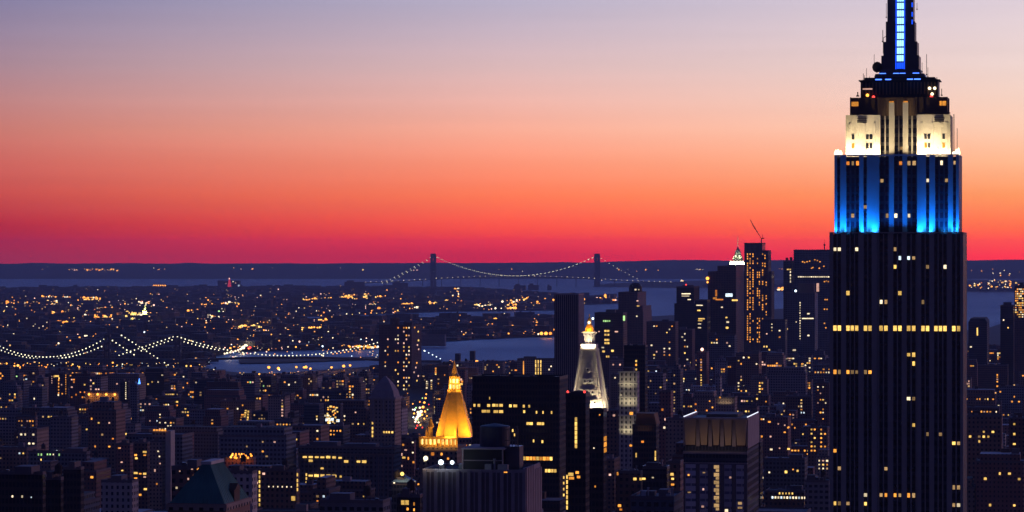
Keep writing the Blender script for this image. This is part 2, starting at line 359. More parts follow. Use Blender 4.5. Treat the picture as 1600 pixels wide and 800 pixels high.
lit_list(3.077, 140, [(135, 362), (160, 362), (182, 362)], 'O')
lit_list(3.077, 140, [(383, 365), (425, 365), (445, 365)], 'O')
lit_list(3.077, 140, [(580, 362), (642, 362), (515, 448), (600, 448), (302, 448), (220, 567), (318, 608), (358, 608), (422, 608), (160, 608)], 'W')
lit_list(3.077, 140, [(383, 266), (300, 312)], 'Y')
lit_list(3.077, 140, [(505, 268), (157, 268), (590, 266)], 'O')
def tier(name, x0, x1, yf, yb, z0, z1, cols, pier=.55, floor=3.66, wh=2.15, recess=None, thinmat=0):
    """core block, limestone piers between window columns, recessed spandrels, panes"""
    m = MB(); f = yf + pier
    rx0, rx1, rd = recess or (0, 0, 0)
    if recess:
        m.box(x0, rx0, f, yb - pier, z0, z1, 1, 0); m.box(rx1, x1, f, yb - pier, z0, z1, 1, 0); m.box(rx0, rx1, f + rd, yb - pier, z0, z1, 1, 0)
    else: m.box(x0 + pier, x1 - pier, f, yb - pier, z0, z1, 1, 0)
    edges = [x0] + [e for c, w in cols for e in (c - w / 2, c + w / 2)] + [x1]
    for i in range(0, len(edges), 2):
        a, c = edges[i], edges[i + 1]
        if c - a < .15: continue
        segs = [(a, c)]
        if recess:
            segs = [(max(a, lo), min(c, hi)) for lo, hi in ((x0, rx0), (rx0, rx1), (rx1, x1)) if min(c, hi) - max(a, lo) > .05]
        for p, q in segs:
            inr = recess and p >= rx0 - .01 and q <= rx1 + .01
            o = rd if inr else 0
            thin = (q - p) < .75
            m.box(p, q, yf + o + (.3 if thin else 0), f + o - .002, z0, z1 + (0 if thin else .35), thinmat if thin else 0)
    n = int((yb - yf) / 3.3)
    for sx in (-1, 1):
        X = x1 if sx > 0 else x0
        for i in range(n + 1):
            y = yf + pier + .8 + (yb - yf - 2 * pier - 1.6) * i / n
            w = .75 if i % 3 else 1.25
            m.box(min(X, X - sx * (pier - .002)) if sx > 0 else X, max(X, X - sx * pier) if sx > 0 else X + pier - .002, y - w, y + w, z0, z1 + .2, 0)
    body = m.build(name, [MAT['limestone'], MAT['spandrel']], esb, (0, 0, -ZB))
    dark = MB(); k = 0; z = z1 - 2.6
    litn = []
    while z > z0 + 1.5:
        for c, w in cols:
            inr = recess and rx0 <= c <= rx1
            y = f + (rd if inr else 0); hit = None
            for (px, py), kk in ELIT.items():
                if abs(epx(px) - c) < .62 and abs(ez(py) - z) < floor / 2: hit = kk
            if hit: litn.append((c, y, z, w, hit) if hit == 'Y' and abs(z - ez(511)) < 2 else (c, y, z, w * rng.uniform(.7, 1), hit if rng.random() < .5 else 'D'))
            else: dark.box(c - w / 2 + .04, c + w / 2 - .04, y - .12, y + .05, z - wh / 2, z + wh / 2, 0)
        z -= floor
    for sx in (-1, 1):
        X = x1 if sx > 0 else x0; z = z1 - 2.6
        while z > z0 + 1.5:
            for i in range(n):
                y = yf + pier + .8 + (yb - yf - 2 * pier - 1.6) * (i + .5) / n
                xx = X - sx * pier
                dark.box(min(xx, xx + sx * .1), max(xx, xx + sx * .1), y - .6, y + .6, z - wh / 2, z + wh / 2, 0)
            z -= floor
    tag(dark.build('window', MAT['dark_glass'], body), kind='stuff')
    for c, y, z, w, kk in litn: window(body, c, y - .05, z, w - .06, wh * (1 if abs(z - ez(511)) < 2 else rng.uniform(.6, .85)), kk, .3)
    return body
cs = lambda *px: [(epx(p), w * es) for p, w in px]
LOWC = cs((1304.5, 5.3), (1311.3, 5.3), (1324.7, 5.3), (1331.5, 5.3), (1338.3, 5.3), (1352, 5.3), (1359, 5.3), (1376, 5.6), (1383.4, 5.6), (1397.6, 5.6), (1405, 5.6), (1418.6, 5.6), (1426.4, 5.6), (1441, 5.3), (1448, 5.3), (1461, 5.3), (1468, 5.3), (1475, 5.3), (1488.5, 5.3), (1495.8, 5.3))
z72, z81, z85 = ez(366), ez(245), ez(180)
tier('lower_shaft', -fw / 2, fw / 2, -fd / 2, fd / 2, 60, z72, LOWC, recess=(epx(1370), epx(1432), 1.2))
b = MB(); b.box(-fw / 2 - 14, fw / 2 + 14, -fd / 2 - 8, fd / 2 + 8, 3, 60, 0); b.build('base_block', MAT['limestone'], esb, (0, 0, -ZB))
MIDC = cs((1309, 4.5), (1323.5, 5), (1331, 5), (1338.5, 5), (1350.5, 5), (1376, 5.6), (1384, 5.6), (1397.6, 5.6), (1405, 5.6), (1418, 5.6), (1426, 5.6), (1447.5, 5), (1461.5, 5), (1469, 5), (1476.5, 5), (1489, 4.5))
tier('upper_shaft', epx(1302.5), epx(1496), -fd / 2 + 4.0, fd / 2 - 4, z72, z81, MIDC, recess=(epx(1372.5), epx(1431), 2.4), pier=.9, thinmat=1)
TOPC = cs((1330.5, 4), (1353, 4), (1358.5, 4), (1376, 5.6), (1384, 5.6), (1397.6, 5.6), (1405, 5.6), (1418, 5.6), (1426, 5.6), (1443.5, 4), (1449, 4), (1471.5, 4))
crown = tier('crown_tier', epx(1319), epx(1482), -fd / 2 + 8.5, fd / 2 - 8, z81, z85, TOPC[:0] + TOPC[3:9], recess=(epx(1373), epx(1430), 2.2), pier=.9)
for c, w in (TOPC[0:3] + TOPC[9:]):
    for i, py in enumerate((213, 227)):
        hit = next((kk for (px, q), kk in ELIT.items() if abs(epx(px) - c) < .7 and abs(q - py) < 3), None)
        if hit: window(crown, c, -fd / 2 + 8.55, ez(py), w, 2.2, hit, .3)
        else:
            b = MB(); b.box(-w / 2, w / 2, -.15, .1, -1.1, 1.1, bottom=True); b.build('window', MAT['dark_glass'], crown, (c, -fd / 2 + 8.5, ez(py)))
# fluted fins rising through the recess of the crown and horizontal string courses
b = MB()
for px in (1390.5, 1412): b.box(epx(px) - 1.1, epx(px) + 1.1, -fd / 2 + 9.4, -fd / 2 + 10.6, z81, z85 + 5.5, 0)
for px in (1326, 1336.5, 1348, 1364, 1438, 1454, 1466, 1476): b.box(epx(px) - .45, epx(px) + .45, -fd / 2 + 8.25, -fd / 2 + 8.499, z81, z85 - (.2 if px % 2 else 3.2), 0)
for a, c in ((1337, 1352), (1457, 1472)):
    for i in range(3): b.box(epx(a), epx(c), -fd / 2 + 8.2, -fd / 2 + 8.5, z85 - 1.2 - i * .8, z85 - .9 - i * .8, 1)
b.build('fin', [MAT['limestone'], MAT['spandrel']], crown)
# low parapets of the two terraces
def parapet(name, x0, x1, y0, y1, z, h=1.1, t=.45):
    b = MB(); b.box(x0, x1, y0, y0 + t, z, z + h); b.box(x0, x1, y1 - t, y1, z, z + h); b.box(x0, x0 + t, y0 + t, y1 - t, z, z + h); b.box(x1 - t, x1, y0 + t, y1 - t, z, z + h)
    return b.build(name, MAT['limestone'], esb, (0, 0, -ZB))
parapet('terrace_parapet', -fw / 2, fw / 2, -fd / 2, fd / 2, z72 + .36, .5)
parapet('terrace_parapet', epx(1302.5), epx(1496), -fd / 2 + 4, fd / 2 - 4, z81 + .36, .6)
# observatory floors
b = MB(); b.box(epx(1325), epx(1477), -fd / 2 + 10.6, fd / 2 - 10, z85, ez(151), 0)
for i in range(15): b.box(epx(1328 + i * 10), epx(1330 + i * 10), -fd / 2 + 10.3, -fd / 2 + 10.59, z85, ez(152), 0)
b.box(epx(1341), epx(1462), -fd / 2 + 13, fd / 2 - 13, ez(151), ez(123), 1, 0)
b.box(epx(1338), epx(1465), -fd / 2 + 12.4, fd / 2 - 12.4, ez(124.5), ez(123), 1)
b.box(epx(1346), epx(1457), -fd / 2 + 14, fd / 2 - 14, ez(123), ez(119), 1)
for i in range(22): b.box(epx(1343 + i * 5.4), epx(1345 + i * 5.4), -fd / 2 + 12.8, -fd / 2 + 12.99, ez(146), ez(127), 0)
obs = b.build('observatory', [MAT['brown_stone'], MAT['black']], esb, (0, 0, -ZB))
b = MB(); b.box(-.5, .5, -.5, .5, -.5, .5, bottom=True)
for px, py, w, h, k in ((1333, 161, 11, 7, 'A'), (1470, 161, 10, 7, 'A'), (1390, 160, 7, 6, 'A'), (1412, 160, 7, 6, 'A'), (1352, 137, 15, 2.2, 'P'), (1440, 153, 9, 2.4, 'P'), (1405, 154, 4, 3.5, 'W'), (1360, 154, 3, 3, 'O'), (1363, 155, 3, 3, 'P')):
    window(obs, epx(px), -fd / 2 + (12.9 if py < 156 else 10.5), ez(py), w * es, h * es, k, .4)
for px, py, k in ((1352, 147, 'A'), (1361.5, 150, 'R'), (1453, 146, 'W'), (1452, 150, 'R'), (1449, 137, 'W'), (1457, 137, 'W')):
    b = MB(); b.ball((0, 0, 0), .65, 0, 8, 6); b.build('beacon', GLOW[k], obs, (epx(px), -fd / 2 + 12.2, ez(py)))
# mast: base steps, lit strips, winged shaft, glass column
mc = 1403.0; mx = epx(mc); my = 0.0
b = MB()
def sq(r): return [(mx - r, my - r), (mx + r, my - r), (mx + r, my + r), (mx - r, my + r)]
b.loft(sq(40 * es), ez(119), sq(38 * es), ez(114)); b.loft(sq(33 * es), ez(114), sq(32 * es), ez(107))
b.build('mast_base', MAT['steel'], esb, (0, 0, -ZB))
b = MB()
core = [(mx - 20 * es, my - 20 * es), (mx + 20 * es, my - 20 * es), (mx + 20 * es, my + 20 * es), (mx - 20 * es, my + 20 * es)]
for i in range(2): pass
b.box(mx - 20.5 * es, mx + 20.5 * es, my - 20.5 * es, my + 20.5 * es, ez(107), ez(-22), 0)
for (w, yt) in ((29.5, 85), (26.5, 63), (22.8, 31)):       # stepped buttress wings on each face
    w *= es
    for sx in (-1, 1):
        for sy_ in (-1, 1):
            b.box(mx + min(sx * w, sx * 8 * es), mx + max(sx * w, sx * 8 * es), my + min(sy_ * w, sy_ * 8 * es), my + max(sy_ * w, sy_ * 8 * es), ez(107), ez(yt), 0)
b.lathe([(20 * es, ez(-22)), (19 * es, ez(-40)), (13 * es, ez(-52)), (6 * es, ez(-58)), (5 * es, ez(-70)), (1.2 * es, ez(-160)), (.6 * es, ez(-290))], 16, mx, my)
mast = b.build('mast', MAT['steel'], esb, (0, 0, -ZB))
pane = MB(); pane.box(-.5, .5, -.5, .5, -.5, .5, bottom=True); pm = pane.mesh('mast_pane', emit('mast_pane_glow', (.27, .60, 1), 2.3)); pm2 = pane.mesh('mast_pane', GLOW['M'])
nt = None
for i in range(11):
    yc = 101 - i * 11.8
    for j in (-1, 0, 1):
        o = bpy.data.objects.new('mast_pane', pm if i else pm2); C.objects.link(o); o.parent = mast; o.location = (mx + (j * 3.6 + .2) * es, my - (29.8 if i < 2 else (26.8 if i < 4 else 23.1)) * es, ez(yc) ); o.scale = (3.1 * es, .3, 9.2 * es)
    for sx in (-1, 1):
        o = bpy.data.objects.new('mast_pane', pm2); C.objects.link(o); o.parent = mast; o.location = (mx + sx * 6.6 * es, my - (29.6 if i < 2 else (26.6 if i < 4 else 22.9)) * es, ez(yc)); o.scale = (1.5 * es, .2, 11 * es)
for yc in (5, 20, 32):
    o = bpy.data.objects.new('mast_pane', pm2); C.objects.link(o); o.parent = mast; o.location = (mx + 18.5 * es, my - 23 * es, ez(yc)); o.scale = (1.8 * es, .2, 7 * es)
for px, py, w in ((1376, 113.5, 10), (1397, 113.5, 9), (1407, 113.5, 9), (1428, 113.5, 10), (1370, 123, 10), (1385, 123, 9), (1419, 123, 9), (1430.5, 123, 10)):
    o = bpy.data.objects.new('light_strip', pane.mesh('light_strip', GLOW['S']) if px == 1376 else bpy.data.meshes['light_strip']); C.objects.link(o); o.parent = mast
    o.location = (epx(px), my - (33.4 if py < 115 else 40.4) * es, ez(py)); o.scale = (w * es, .5, 1.6 * es)
# antennas, railings and dishes around the mast foot
for px, y0, y1, r in ((1345, 123, 112, .12), (1350, 123, 104, .1), (1347, 123, 115, .1), (1355, 120, 117, .12), (1362, 107, 82, .1), (1366, 110, 94, .12), (1374.5, 95, 85, .1), (1444, 115, 83, .12), (1437, 110, 96, .1), (1446, 118, 104, .1), (1460, 123, 119, .15), (1458, 130, 121, .25), (1450, 124, 120, .4), (1381, 24, 2, .1), (1429, 12, 2, .1), (1375.5, 62, 44, .15), (1326, 180, 150, .2), (1479, 176, 153, .25), (1487, 236, 178, .18), (1492, 240, 200, .12), (1337, 148, 142, .25), (1468, 148, 138, .15)):
    b = MB(); b.bar((0, 0, 0), (0, 0, (y0 - y1) * es), r, 5); b.box(-r * 2.5, r * 2.5, -r * 2.5, r * 2.5, -.3, .2)
    b.build('antenna', MAT['black'], esb, (epx(px), -6 if y1 < 130 else -9, ez(y0) - ZB))
b = MB(); b.lathe([(.3, 0), (2.0, .5), (2.3, .9)], 12); o = b.build('dish', MAT['black'], esb, (epx(1368.5), -8, ez(103) - ZB)); o.rotation_euler = (radians(90), 0, radians(-20))
b = MB(); b.bar((0, 0, 0), (0, 0, 6.5), .18); b.bar((0, 0, 6.5), (2, 0, 7.6), .15); b.bar((0, 0, 0), (2, 0, -.4), .15); b.build('antenna', MAT['black'], esb, (epx(1375.5), -3, ez(80) - ZB))
# flood lights along the terraces (housings under each lamp)
def flood(x, y, z, tx, ty, tz, p, col, sx, sy, spread=140):
    area(esb, (x, y, z - ZB), (tx, ty, tz - ZB), p, col, sx, sy, spread)
BL = (.001, .14, 1.0)
yt = -fd / 2 + 4.0
for a, c in ((1303, 1372), (1432, 1496)):
    xm = epx((a + c) / 2); w = (c - a) * es
    flood(xm, yt - 2.6, z72 + .9, xm, yt + 1.5, z72 + 26, 6800, BL, w, .5, 110)
    for px in [a + (c - a) * k / 4 for k in (.25, 1.2, 2.6, 3.6)]:
        flood(epx(px), yt - 1.5, z72 + .8, epx(px), yt + .9, z72 + 12, 950, (.001, .20, 1), 1.0, .5, 120)
        flood(epx(px), yt - 1.0, z72 + .8, epx(px), yt + .6, z72 + 3, 330, (.02, .30, 1), 1.4, .4, 170)
flood(epx(1401), yt - 1.5, z72 + .9, epx(1401), yt + 3.5, z72 + 22, 1700, BL, 12, .5, 100)
flood(fw / 2 - 1.2, 0, z72 + .8, epx(1496), 0, z72 + 20, 9000, BL, .5, 26, 110)
WH = (1, .80, .44); yw = -fd / 2 + 8.5
for a, c in ((1319, 1372), (1432, 1482)):
    xm = epx((a + c) / 2); w = (c - a) * es
    flood(xm, yw - 4.2, z81 + 1.1, xm, yw + 1.5, z81 + 13, 12500, WH, w, .6, 150)
    flood(xm, yw - 1.2, z81 + .9, xm, yw + .5, z81 + 3, 2400, WH, w, .5, 170)
flood(epx(1401), yw - 1.5, z81 + .9, epx(1401), yw + 3, z81 + 14, 330, WH, 10, .5, 110)
flood(epx(1490), 0, z81 + 1, epx(1482), 0, z81 + 12, 3000, WH, .6, 20, 140)
for px in (1304.5, 1308, 1312, 1333, 1340, 1347, 1354, 1360, 1449, 1456, 1463, 1470, 1477, 1488, 1492, 1495):
    b = MB(); b.lathe([(.3, -.6), (.75, -.2), (.75, .7), (.2, 1.0 + 1.6 * rng.random())], 8); o = b.build('floodlight_lamp', GLOW['W'], esb, (epx(px), yt + .9 + .4 * rng.random(), z81 + 1.1 - ZB))
# ------------------------------------------------------------------ buildings
HERO = []         # (px0, px1, top, bottom of its visible part, distance): city fill keeps clear of these
FOOT = []         # footprints already taken: x, y, radius
class B_:
    """a building: Empty at its base, pixel helpers on its street front"""
    def __init__(s, name, label, cat, px0, px1, ytop, d, depth=30, side=None, group=None, keep=None, yaw=GRID):
        a = (px0 + px1) / 2; va = (a - 800) / F; eff = -yaw - va
        Wm = (px1 - px0) * d / F
        depth = min(depth, .55 * Wm / max(sin(eff), .02)) if side is None else side * d / F / max(sin(eff), .04)
        depth = max(depth, 4)
        w = (Wm - depth * sin(eff)) / cos(eff)
        s.d, s.depth, s.w, s.px0 = d, depth, w, px0; s.fpx = w * cos(eff) * F / d
        x0 = (px0 - 800) * d / F
        cx = x0 + cos(yaw) * w / 2 - sin(yaw) * depth / 2; cy_ = d + sin(yaw) * w / 2 + cos(yaw) * depth / 2
        s.root = empty(name, (cx, cy_, 3.0), yaw); tag(s.root, label, cat, group)
        s.h = zat(ytop, d) - 3.0; s.yf = -depth / 2
        FOOT.append((cx, cy_, .5 * math.hypot(w, depth)))
        if keep: HERO.append((px0, px1, ytop, keep, d))
    def x(s, px): return ((px - s.px0) / s.fpx - .5) * s.w
    def z(s, py): return zat(py, s.d) - 3.0
    def m(s, px): return px * s.d / F
    def walls(s, mat, z0=0, z1=None, x0=None, x1=None, yb=None, name='wall', roofmat=None):
        b = MB(); z1 = s.h if z1 is None else z1
        b.box(-s.w / 2 if x0 is None else x0, s.w / 2 if x1 is None else x1, s.yf, s.depth / 2 if yb is None else yb, z0, z1, 0, -1, uo=rng.random() * 50)
        return b.build(name, MAT[mat] if isinstance(mat, str) else mat, s.root)
    def roof(s, mat='tar', z=None, par=.9, extra=(), tank=None, x0=None, x1=None, edge='concrete', yf=None, yb=None):
        z = s.h if z is None else z; x0 = -s.w / 2 if x0 is None else x0; x1 = s.w / 2 if x1 is None else x1
        y0, y1 = (s.yf if yf is None else yf), (s.depth / 2 if yb is None else yb); b = MB(); t = .4
        b.box(x0 + t, x1 - t, y0 + t, y1 - t, z - .3, z, 0)
        b.box(x0 - .1, x1 + .1, y0 - .1, y0 + t, z - .6, z + par, 1); b.box(x0 - .1, x1 + .1, y1 - t, y1 + .1, z - .6, z + par, 1)
        b.box(x0 - .1, x0 + t, y0 + t, y1 - t, z - .6, z + par, 1); b.box(x1 - t, x1 + .1, y0 + t, y1 - t, z - .6, z + par, 1)
        o = b.build('roof', [MAT[mat], MAT[edge]], s.root)
        for (fx, fy, fw_, fd_, hh) in extra:
            e = MB(); a = x0 + (x1 - x0) * fx; c = y0 + (y1 - y0) * fy; e.box(a - fw_ / 2, a + fw_ / 2, c - fd_ / 2, c + fd_ / 2, z - .1, z + hh, 0, 1)
            e.build('bulkhead', [MAT[edge], MAT[mat]], o)
        if tank:
            fx, fy = tank; a = x0 + (x1 - x0) * fx; c = y0 + (y1 - y0) * fy; e = MB()
            for dx in (-1.2, 1.2):
                for dy in (-1.2, 1.2): e.bar((a + dx, c + dy, z), (a + dx, c + dy, z + 2.6), .18, 4, 1)
            e.lathe([(1.9, z + 2.5), (1.9, z + 6), (2.0, z + 6), (.15, z + 7.6)], 10, a, c)
            e.build('water_tank', [MAT['wood'], MAT['black']], o)
        if s.d < 3600 and x1 - x0 > 10:
            for _ in range(4):
                uw, ud = rng.uniform(1.4, 3.4), rng.uniform(1.4, 3); e = MB(); e.box(-uw / 2, uw / 2, -ud / 2, ud / 2, 0, rng.uniform(.9, 2.4))
                if rng.random() < .4: e.lathe([(.35, 0), (.35, 3.2), (.5, 3.3), (.5, 3.7)], 8, uw / 2 + .9, 0)
                e.build('roof_unit', MAT[rng.choice(['steel', 'gravel', 'pale_roof'])], o, (rng.uniform(x0 + 3, x1 - 3), rng.uniform(y0 + 2.5, y0 + max(3, (y1 - y0) * .45)), z - .02))
        return o
    def win(s, px, py, k='Y', wpx=4, hpx=4): return window(s.root, s.x(px), s.yf - .06, s.z(py), s.m(wpx), s.m(hpx), k)
    def wins(s, pts, k='Y', w=3.2, h=3.4):
        for p in pts: s.win(p[0], p[1], p[2] if len(p) > 2 else k, p[3] if len(p) > 3 else w, p[4] if len(p) > 4 else h)
    def scatter(s, n, x0, x1, y0, y1, ks='AYW', w=2.6, h=2.8, step=(5, 7), r=None):
        r = r or rng; cells = [(i, j) for i in range(int((x1 - x0) / step[0])) for j in range(int((y1 - y0) / step[1]))]
        r.shuffle(cells)
        for i, j in cells[:n]: s.win(x0 + (i + .5) * step[0], y0 + (j + .5) * step[1], r.choice(ks), w * r.uniform(.8, 1.25), h * r.uniform(.7, 1.1))
def simple(name, label, cat, px0, px1, ytop, d, depth, mat, keep=None, roof='tar', par=.9, extra=(), tank=None, side=None, group=None, edge='concrete'):
    q = B_(name, label, cat, px0, px1, ytop, d, depth, side, group, keep); q.walls(mat); q.roof(roof, par=par, extra=extra, tank=tank, edge=edge); return q

# --- gilded pyramid tower
q = B_('pyramid_tower', 'golden eight sided pyramid roof glowing above an arcaded lit gallery', 'tower', 655, 729, 698, 2000, 30, keep=735)
q.walls('tan_brick'); q.roof('gravel', par=.4)
g = q.root; zx = lambda px: q.x(px); pc = q.x(703) ; py_ = 0.0; r0 = q.m(29.5); 
b = MB(); a0 = pi / 8
b.loft(b.ring(r0 * 1.04, 8, pc, py_, a0), q.z(684), b.ring(r0 * 1.0, 8, pc, py_, a0), q.z(681), 0, cap=False)
b.loft(b.ring(r0, 8, pc, py_, a0), q.z(681), b.ring(q.m(10.5), 8, pc, py_, a0), q.z(613), 0)
for (px_, pyy) in zip(b.ring(r0 * 1.01, 8, pc, py_, a0), b.ring(q.m(10.8), 8, pc, py_, a0)): b.bar((*px_, q.z(681)), (*pyy, q.z(613)), .32)
b.build('pyramid_roof', MAT['gold'], g)
b = MB(); b.lathe([(q.m(12), q.z(613)), (q.m(12), q.z(610.5)), (q.m(8.6), q.z(610.5)), (q.m(7.4), q.z(590)), (q.m(8.4), q.z(589)), (q.m(5.2), q.z(584.5)), (q.m(1.1), q.z(569)), (.12, q.z(564))], 8, pc, py_, a0)
for p, p2 in zip(b.ring(q.m(8.9), 8, pc, py_, a0), b.ring(q.m(7.7), 8, pc, py_, a0)): b.bar((*p, q.z(611)), (*p2, q.z(589)), .42)
lan = b.build('lantern', MAT['gold'], g)
for i in range(8):
    t_ = 2 * pi * (i + .5) / 8 + a0; 
    for k_ in range(2):
        o = window(lan, pc + q.m(7.7 - .7 * k_) * cos(t_), py_ + q.m(7.7 - .7 * k_) * sin(t_), q.z(605 - 9 * k_), 1.5, 2.6, 'H', .3); o.rotation_euler = (0, 0, t_ + pi / 2)
b = MB(); zg0, zg1 = q.z(697), q.z(683); x0, x1 = q.x(656), q.x(656) + q.w * .97; yg = q.yf + .6
n = 9
for i in range(n + 1):
    xx = x0 + (x1 - x0) * i / n; b.box(xx - .55, xx + .55, yg - .5, yg + .5, zg0, zg1)
b.box(x0 - .7, x1 + .7, yg - .8, yg + .7, zg1 - 1.1, zg1 + .5); b.box(x0 - .6, x1 + .6, yg - .7, yg + 1, zg0 - .8, zg0)
b.box(x0, x1, yg + 2.2, yg + 2.6, zg0, zg1)
for i in range(n): b.box(x0 + (x1 - x0) * (i + .5) / n - .14, x0 + (x1 - x0) * (i + .5) / n + .14, yg - .2, yg + .2, zg0, zg1)
gal = b.build('gallery', MAT['gold'], g)
for i in range(n): window(gal, x0 + (x1 - x0) * (i + .5) / n, yg + 1.9, (zg0 + zg1) / 2 - .2, (x1 - x0) / n - 1.2, 3.4, 'H', .4)
for fx in (662, 668, 725):
    b = MB(); xx = q.x(fx) if fx < 700 else x1 - 1.2; big = fx != 662
    b.lathe([(1.5, zg1), (1.5, q.z(668)), (2.4, q.z(667)), (1.5, q.z(662)), (.1, q.z(652))] if big and fx < 700 else [(.9, zg1), (.9, q.z(676)), (.1, q.z(668))], 8, xx + (1.5 if fx < 700 else 0), yg + 2)
    b.build('turret', MAT['gold'], g)
WG = (1, .55, .12)
for tx, ty in ((-1, -.55), (0, -1), (1, -.55)):
    area(g, (pc + tx * (r0 + 4.5), py_ + ty * (r0 + 7), q.z(684) + .8), (pc + tx * 4, py_ + ty * 3, q.z(640)), 4300 if tx else 3000, WG, 6, 1, 130)
for tx in (-1, 1): area(g, (pc + tx * 6.0, py_ - 6.5, q.z(613) + .8), (pc, py_, q.z(585)), 900, (1, .58, .14), 1.5, .6, 140)
area(g, (pc, -10, q.z(604)), (pc, 0, q.z(574)), 500, WG, 2, .6, 120)
area(g, (q.x(692), q.yf - 4.5, zg0 - 1.0), (q.x(692), q.yf + .5, zg1 - 1.5), 1100, (1, .55, .14), 24, .6, 150)
for fx in (664, 723): area(g, (q.x(fx), q.yf - 3.0, zg1 + .8), (q.x(fx), yg + 2, q.z(668)), 160, WG, 1, .5, 150)
q.wins([(676, 709, 'O', 5, 5), (690, 709, 'A', 3, 4), (664, 718, 'W', 4, 6), (700, 716, 'A', 3, 3)])

# --- white lit clock tower with its tapering roof
q = B_('clock_tower', 'white floodlit tower with steep ribbed pyramid roof and golden cupola', 'tower', 889, 948, 641, 2250, 26, keep=700)
q.walls('pale_stone'); g = q.root; cxm = q.x(916.5); s_ = q.m(1)
def sqr(h): return [(cxm - h, -h), (cxm + h, -h), (cxm + h, h), (cxm - h, h)]
b = MB(); ha, hb = 25 * s_, 11.5 * s_
b.loft(sqr(ha), q.z(641), sqr(hb), q.z(548), 1)
for (ax, ay), (bx, by) in zip(sqr(ha), sqr(hb)): b.bar((ax, ay, q.z(641)), (bx, by, q.z(548)), .95, 6)
for k_ in (-.62, .62): b.bar((cxm + ha * k_ * 1.25, -ha - .1, q.z(641)), (cxm + hb * k_ * 1.25, -hb - .1, q.z(548)), .42); b.bar((cxm + ha + .1, ha * k_ * 1.25, q.z(641)), (cxm + hb + .1, hb * k_ * 1.25, q.z(548)), .42)
b.box(cxm - ha - .6, cxm + ha + .6, -ha - .6, ha + .6, q.z(644), q.z(641), 0); b.build('pyramid_roof', [MAT['white_stone'], MAT['panel_stone']], g)
for r_, (fy, cnt) in enumerate(((629, 4), (613, 3), (596, 2), (578, 1))):
    f = (641 - fy) / 93; hh = ha + (hb - ha) * f
    for i in range(cnt):
        xx = cxm + (i - (cnt - 1) / 2) * 8.2 * s_
        b = MB(); b.lathe([(2.0, -.4), (2.05, 1.0), (.85, 1.0), (.8, .5)], 12, 0, 0, 0, 0); b.face([(*p, .55) for p in b.ring(.82, 12)], 1); o = b.build('dormer', [MAT['white_stone'], MAT['black']], g, (xx, -hh - .25, q.z(fy))); o.rotation_euler = (radians(78), 0, 0)
b = MB(); h2 = 13.5 * s_
b.box(cxm - h2, cxm + h2, -h2, h2, q.z(548), q.z(545.5)); b.box(cxm - 12 * s_, cxm + 12 * s_, -12 * s_, 12 * s_, q.z(545.5), q.z(538))
b.build('balustrade', MAT['white_stone'], g)
b = MB(); b.lathe([(6.3 * s_, q.z(538)), (6.3 * s_, q.z(521))], 12, cxm, 0)
for p in b.ring(8.6 * s_, 12, cxm, 0): b.bar((*p, q.z(538)), (*p, q.z(520)), .42, 6)
b.lathe([(11.5 * s_, q.z(521.5)), (12.4 * s_, q.z(519.5)), (9 * s_, q.z(518))], 16, cxm, 0); b.build('colonnade', MAT['white_stone'], g)
b = MB(); b.lathe([(7.4 * s_, q.z(518)), (6.4 * s_, q.z(512)), (4.6 * s_, q.z(508)), (3.4 * s_, q.z(507.5)), (3.4 * s_, q.z(502)), (2.6 * s_, q.z(499)), (.6 * s_, q.z(496)), (.3, q.z(491))], 12, cxm, 0); b.build('cupola', MAT['gold'], g)
b = MB(); b.ball((0, 0, 0), 1.0, 0, 10, 8); b.build('beacon', GLOW['W'], g, (cxm, -3.4 * s_, q.z(504.5)))
b = MB(); b.ball((0, 0, 0), .8, 0, 8, 6); b.build('beacon', GLOW['C'], g, (cxm + 6.5 * s_, -3, q.z(498)))
for tx in (-1, 0, 1): area(g, (cxm + tx * ha * .8, -ha - 4.5, q.z(646)), (cxm + tx * hb * .6, -hb, q.z(585)), 6600, (1, .80, .50), 5, 1.5, 150)
area(g, (cxm + ha + 4.0, -4, q.z(646)), (cxm + hb, 0, q.z(585)), 6600, (1, .80, .50), 5, 1.5, 150)
area(g, (cxm, -h2 - 3.0, q.z(544)), (cxm, -6 * s_, q.z(526)), 3600, (1, .80, .52), 8, .8, 140)
for tx in (-1, 0, 1): area(g, (cxm + tx * 8 * s_, -11.5 * s_ - .4, q.z(519.8) + .6), (cxm + tx * 1.5, -5 * s_, q.z(510)), 420, (1, .50, .10), 1, .5, 160)
q.roof('gravel', z=q.z(645), par=.3)

# --- two dark glass slabs standing before the clock tower
q = B_('glass_tower', 'slim dark tower with pink lit edge and red roof beacons before white spire', 'tower', 884, 922, 618, 1500, 22, side=7, keep=800)
q.walls('dark_tower'); q.roof('tar', par=1.2, edge='black', extra=((.6, .5, 5, 8, 2),))
for px_ in (889, 915):
    b = MB(); b.ball((0, 0, 0), .55, 0, 8, 6); b.build('beacon', GLOW['R'], q.root, (q.x(px_) - .6, q.yf + .3, q.h + 1.8))
q.wins([(900, y_, 'Y', 3.6, 6) for y_ in range(655, 700, 7)] + [(884.5 + 1.5, y_, 'Y', 2.4, 6) for y_ in range(745, 800, 8)] + [(892, 741, 'Y', 8, 5), (893, 747, 'A', 8, 4), (902, 738, 'A', 5, 4), (904, 745, 'A', 5, 4)])
q = B_('glass_tower', 'black slab tower stepped below slim tower with red beacons', 'tower', 921, 948, 641, 1480, 24, side=5, keep=800)
q.walls('dark_tower'); q.roof('tar', par=.8, edge='black'); q.wins([(937, 648, 'A', 2, 2), (928, 700, 'W', 2, 2), (930, 760, 'A', 2, 3)])
for i in range(3): window(q.root, q.w / 2 + .06, 0, q.z(686 + i * 9), .3, q.m(7), 'A', 7)

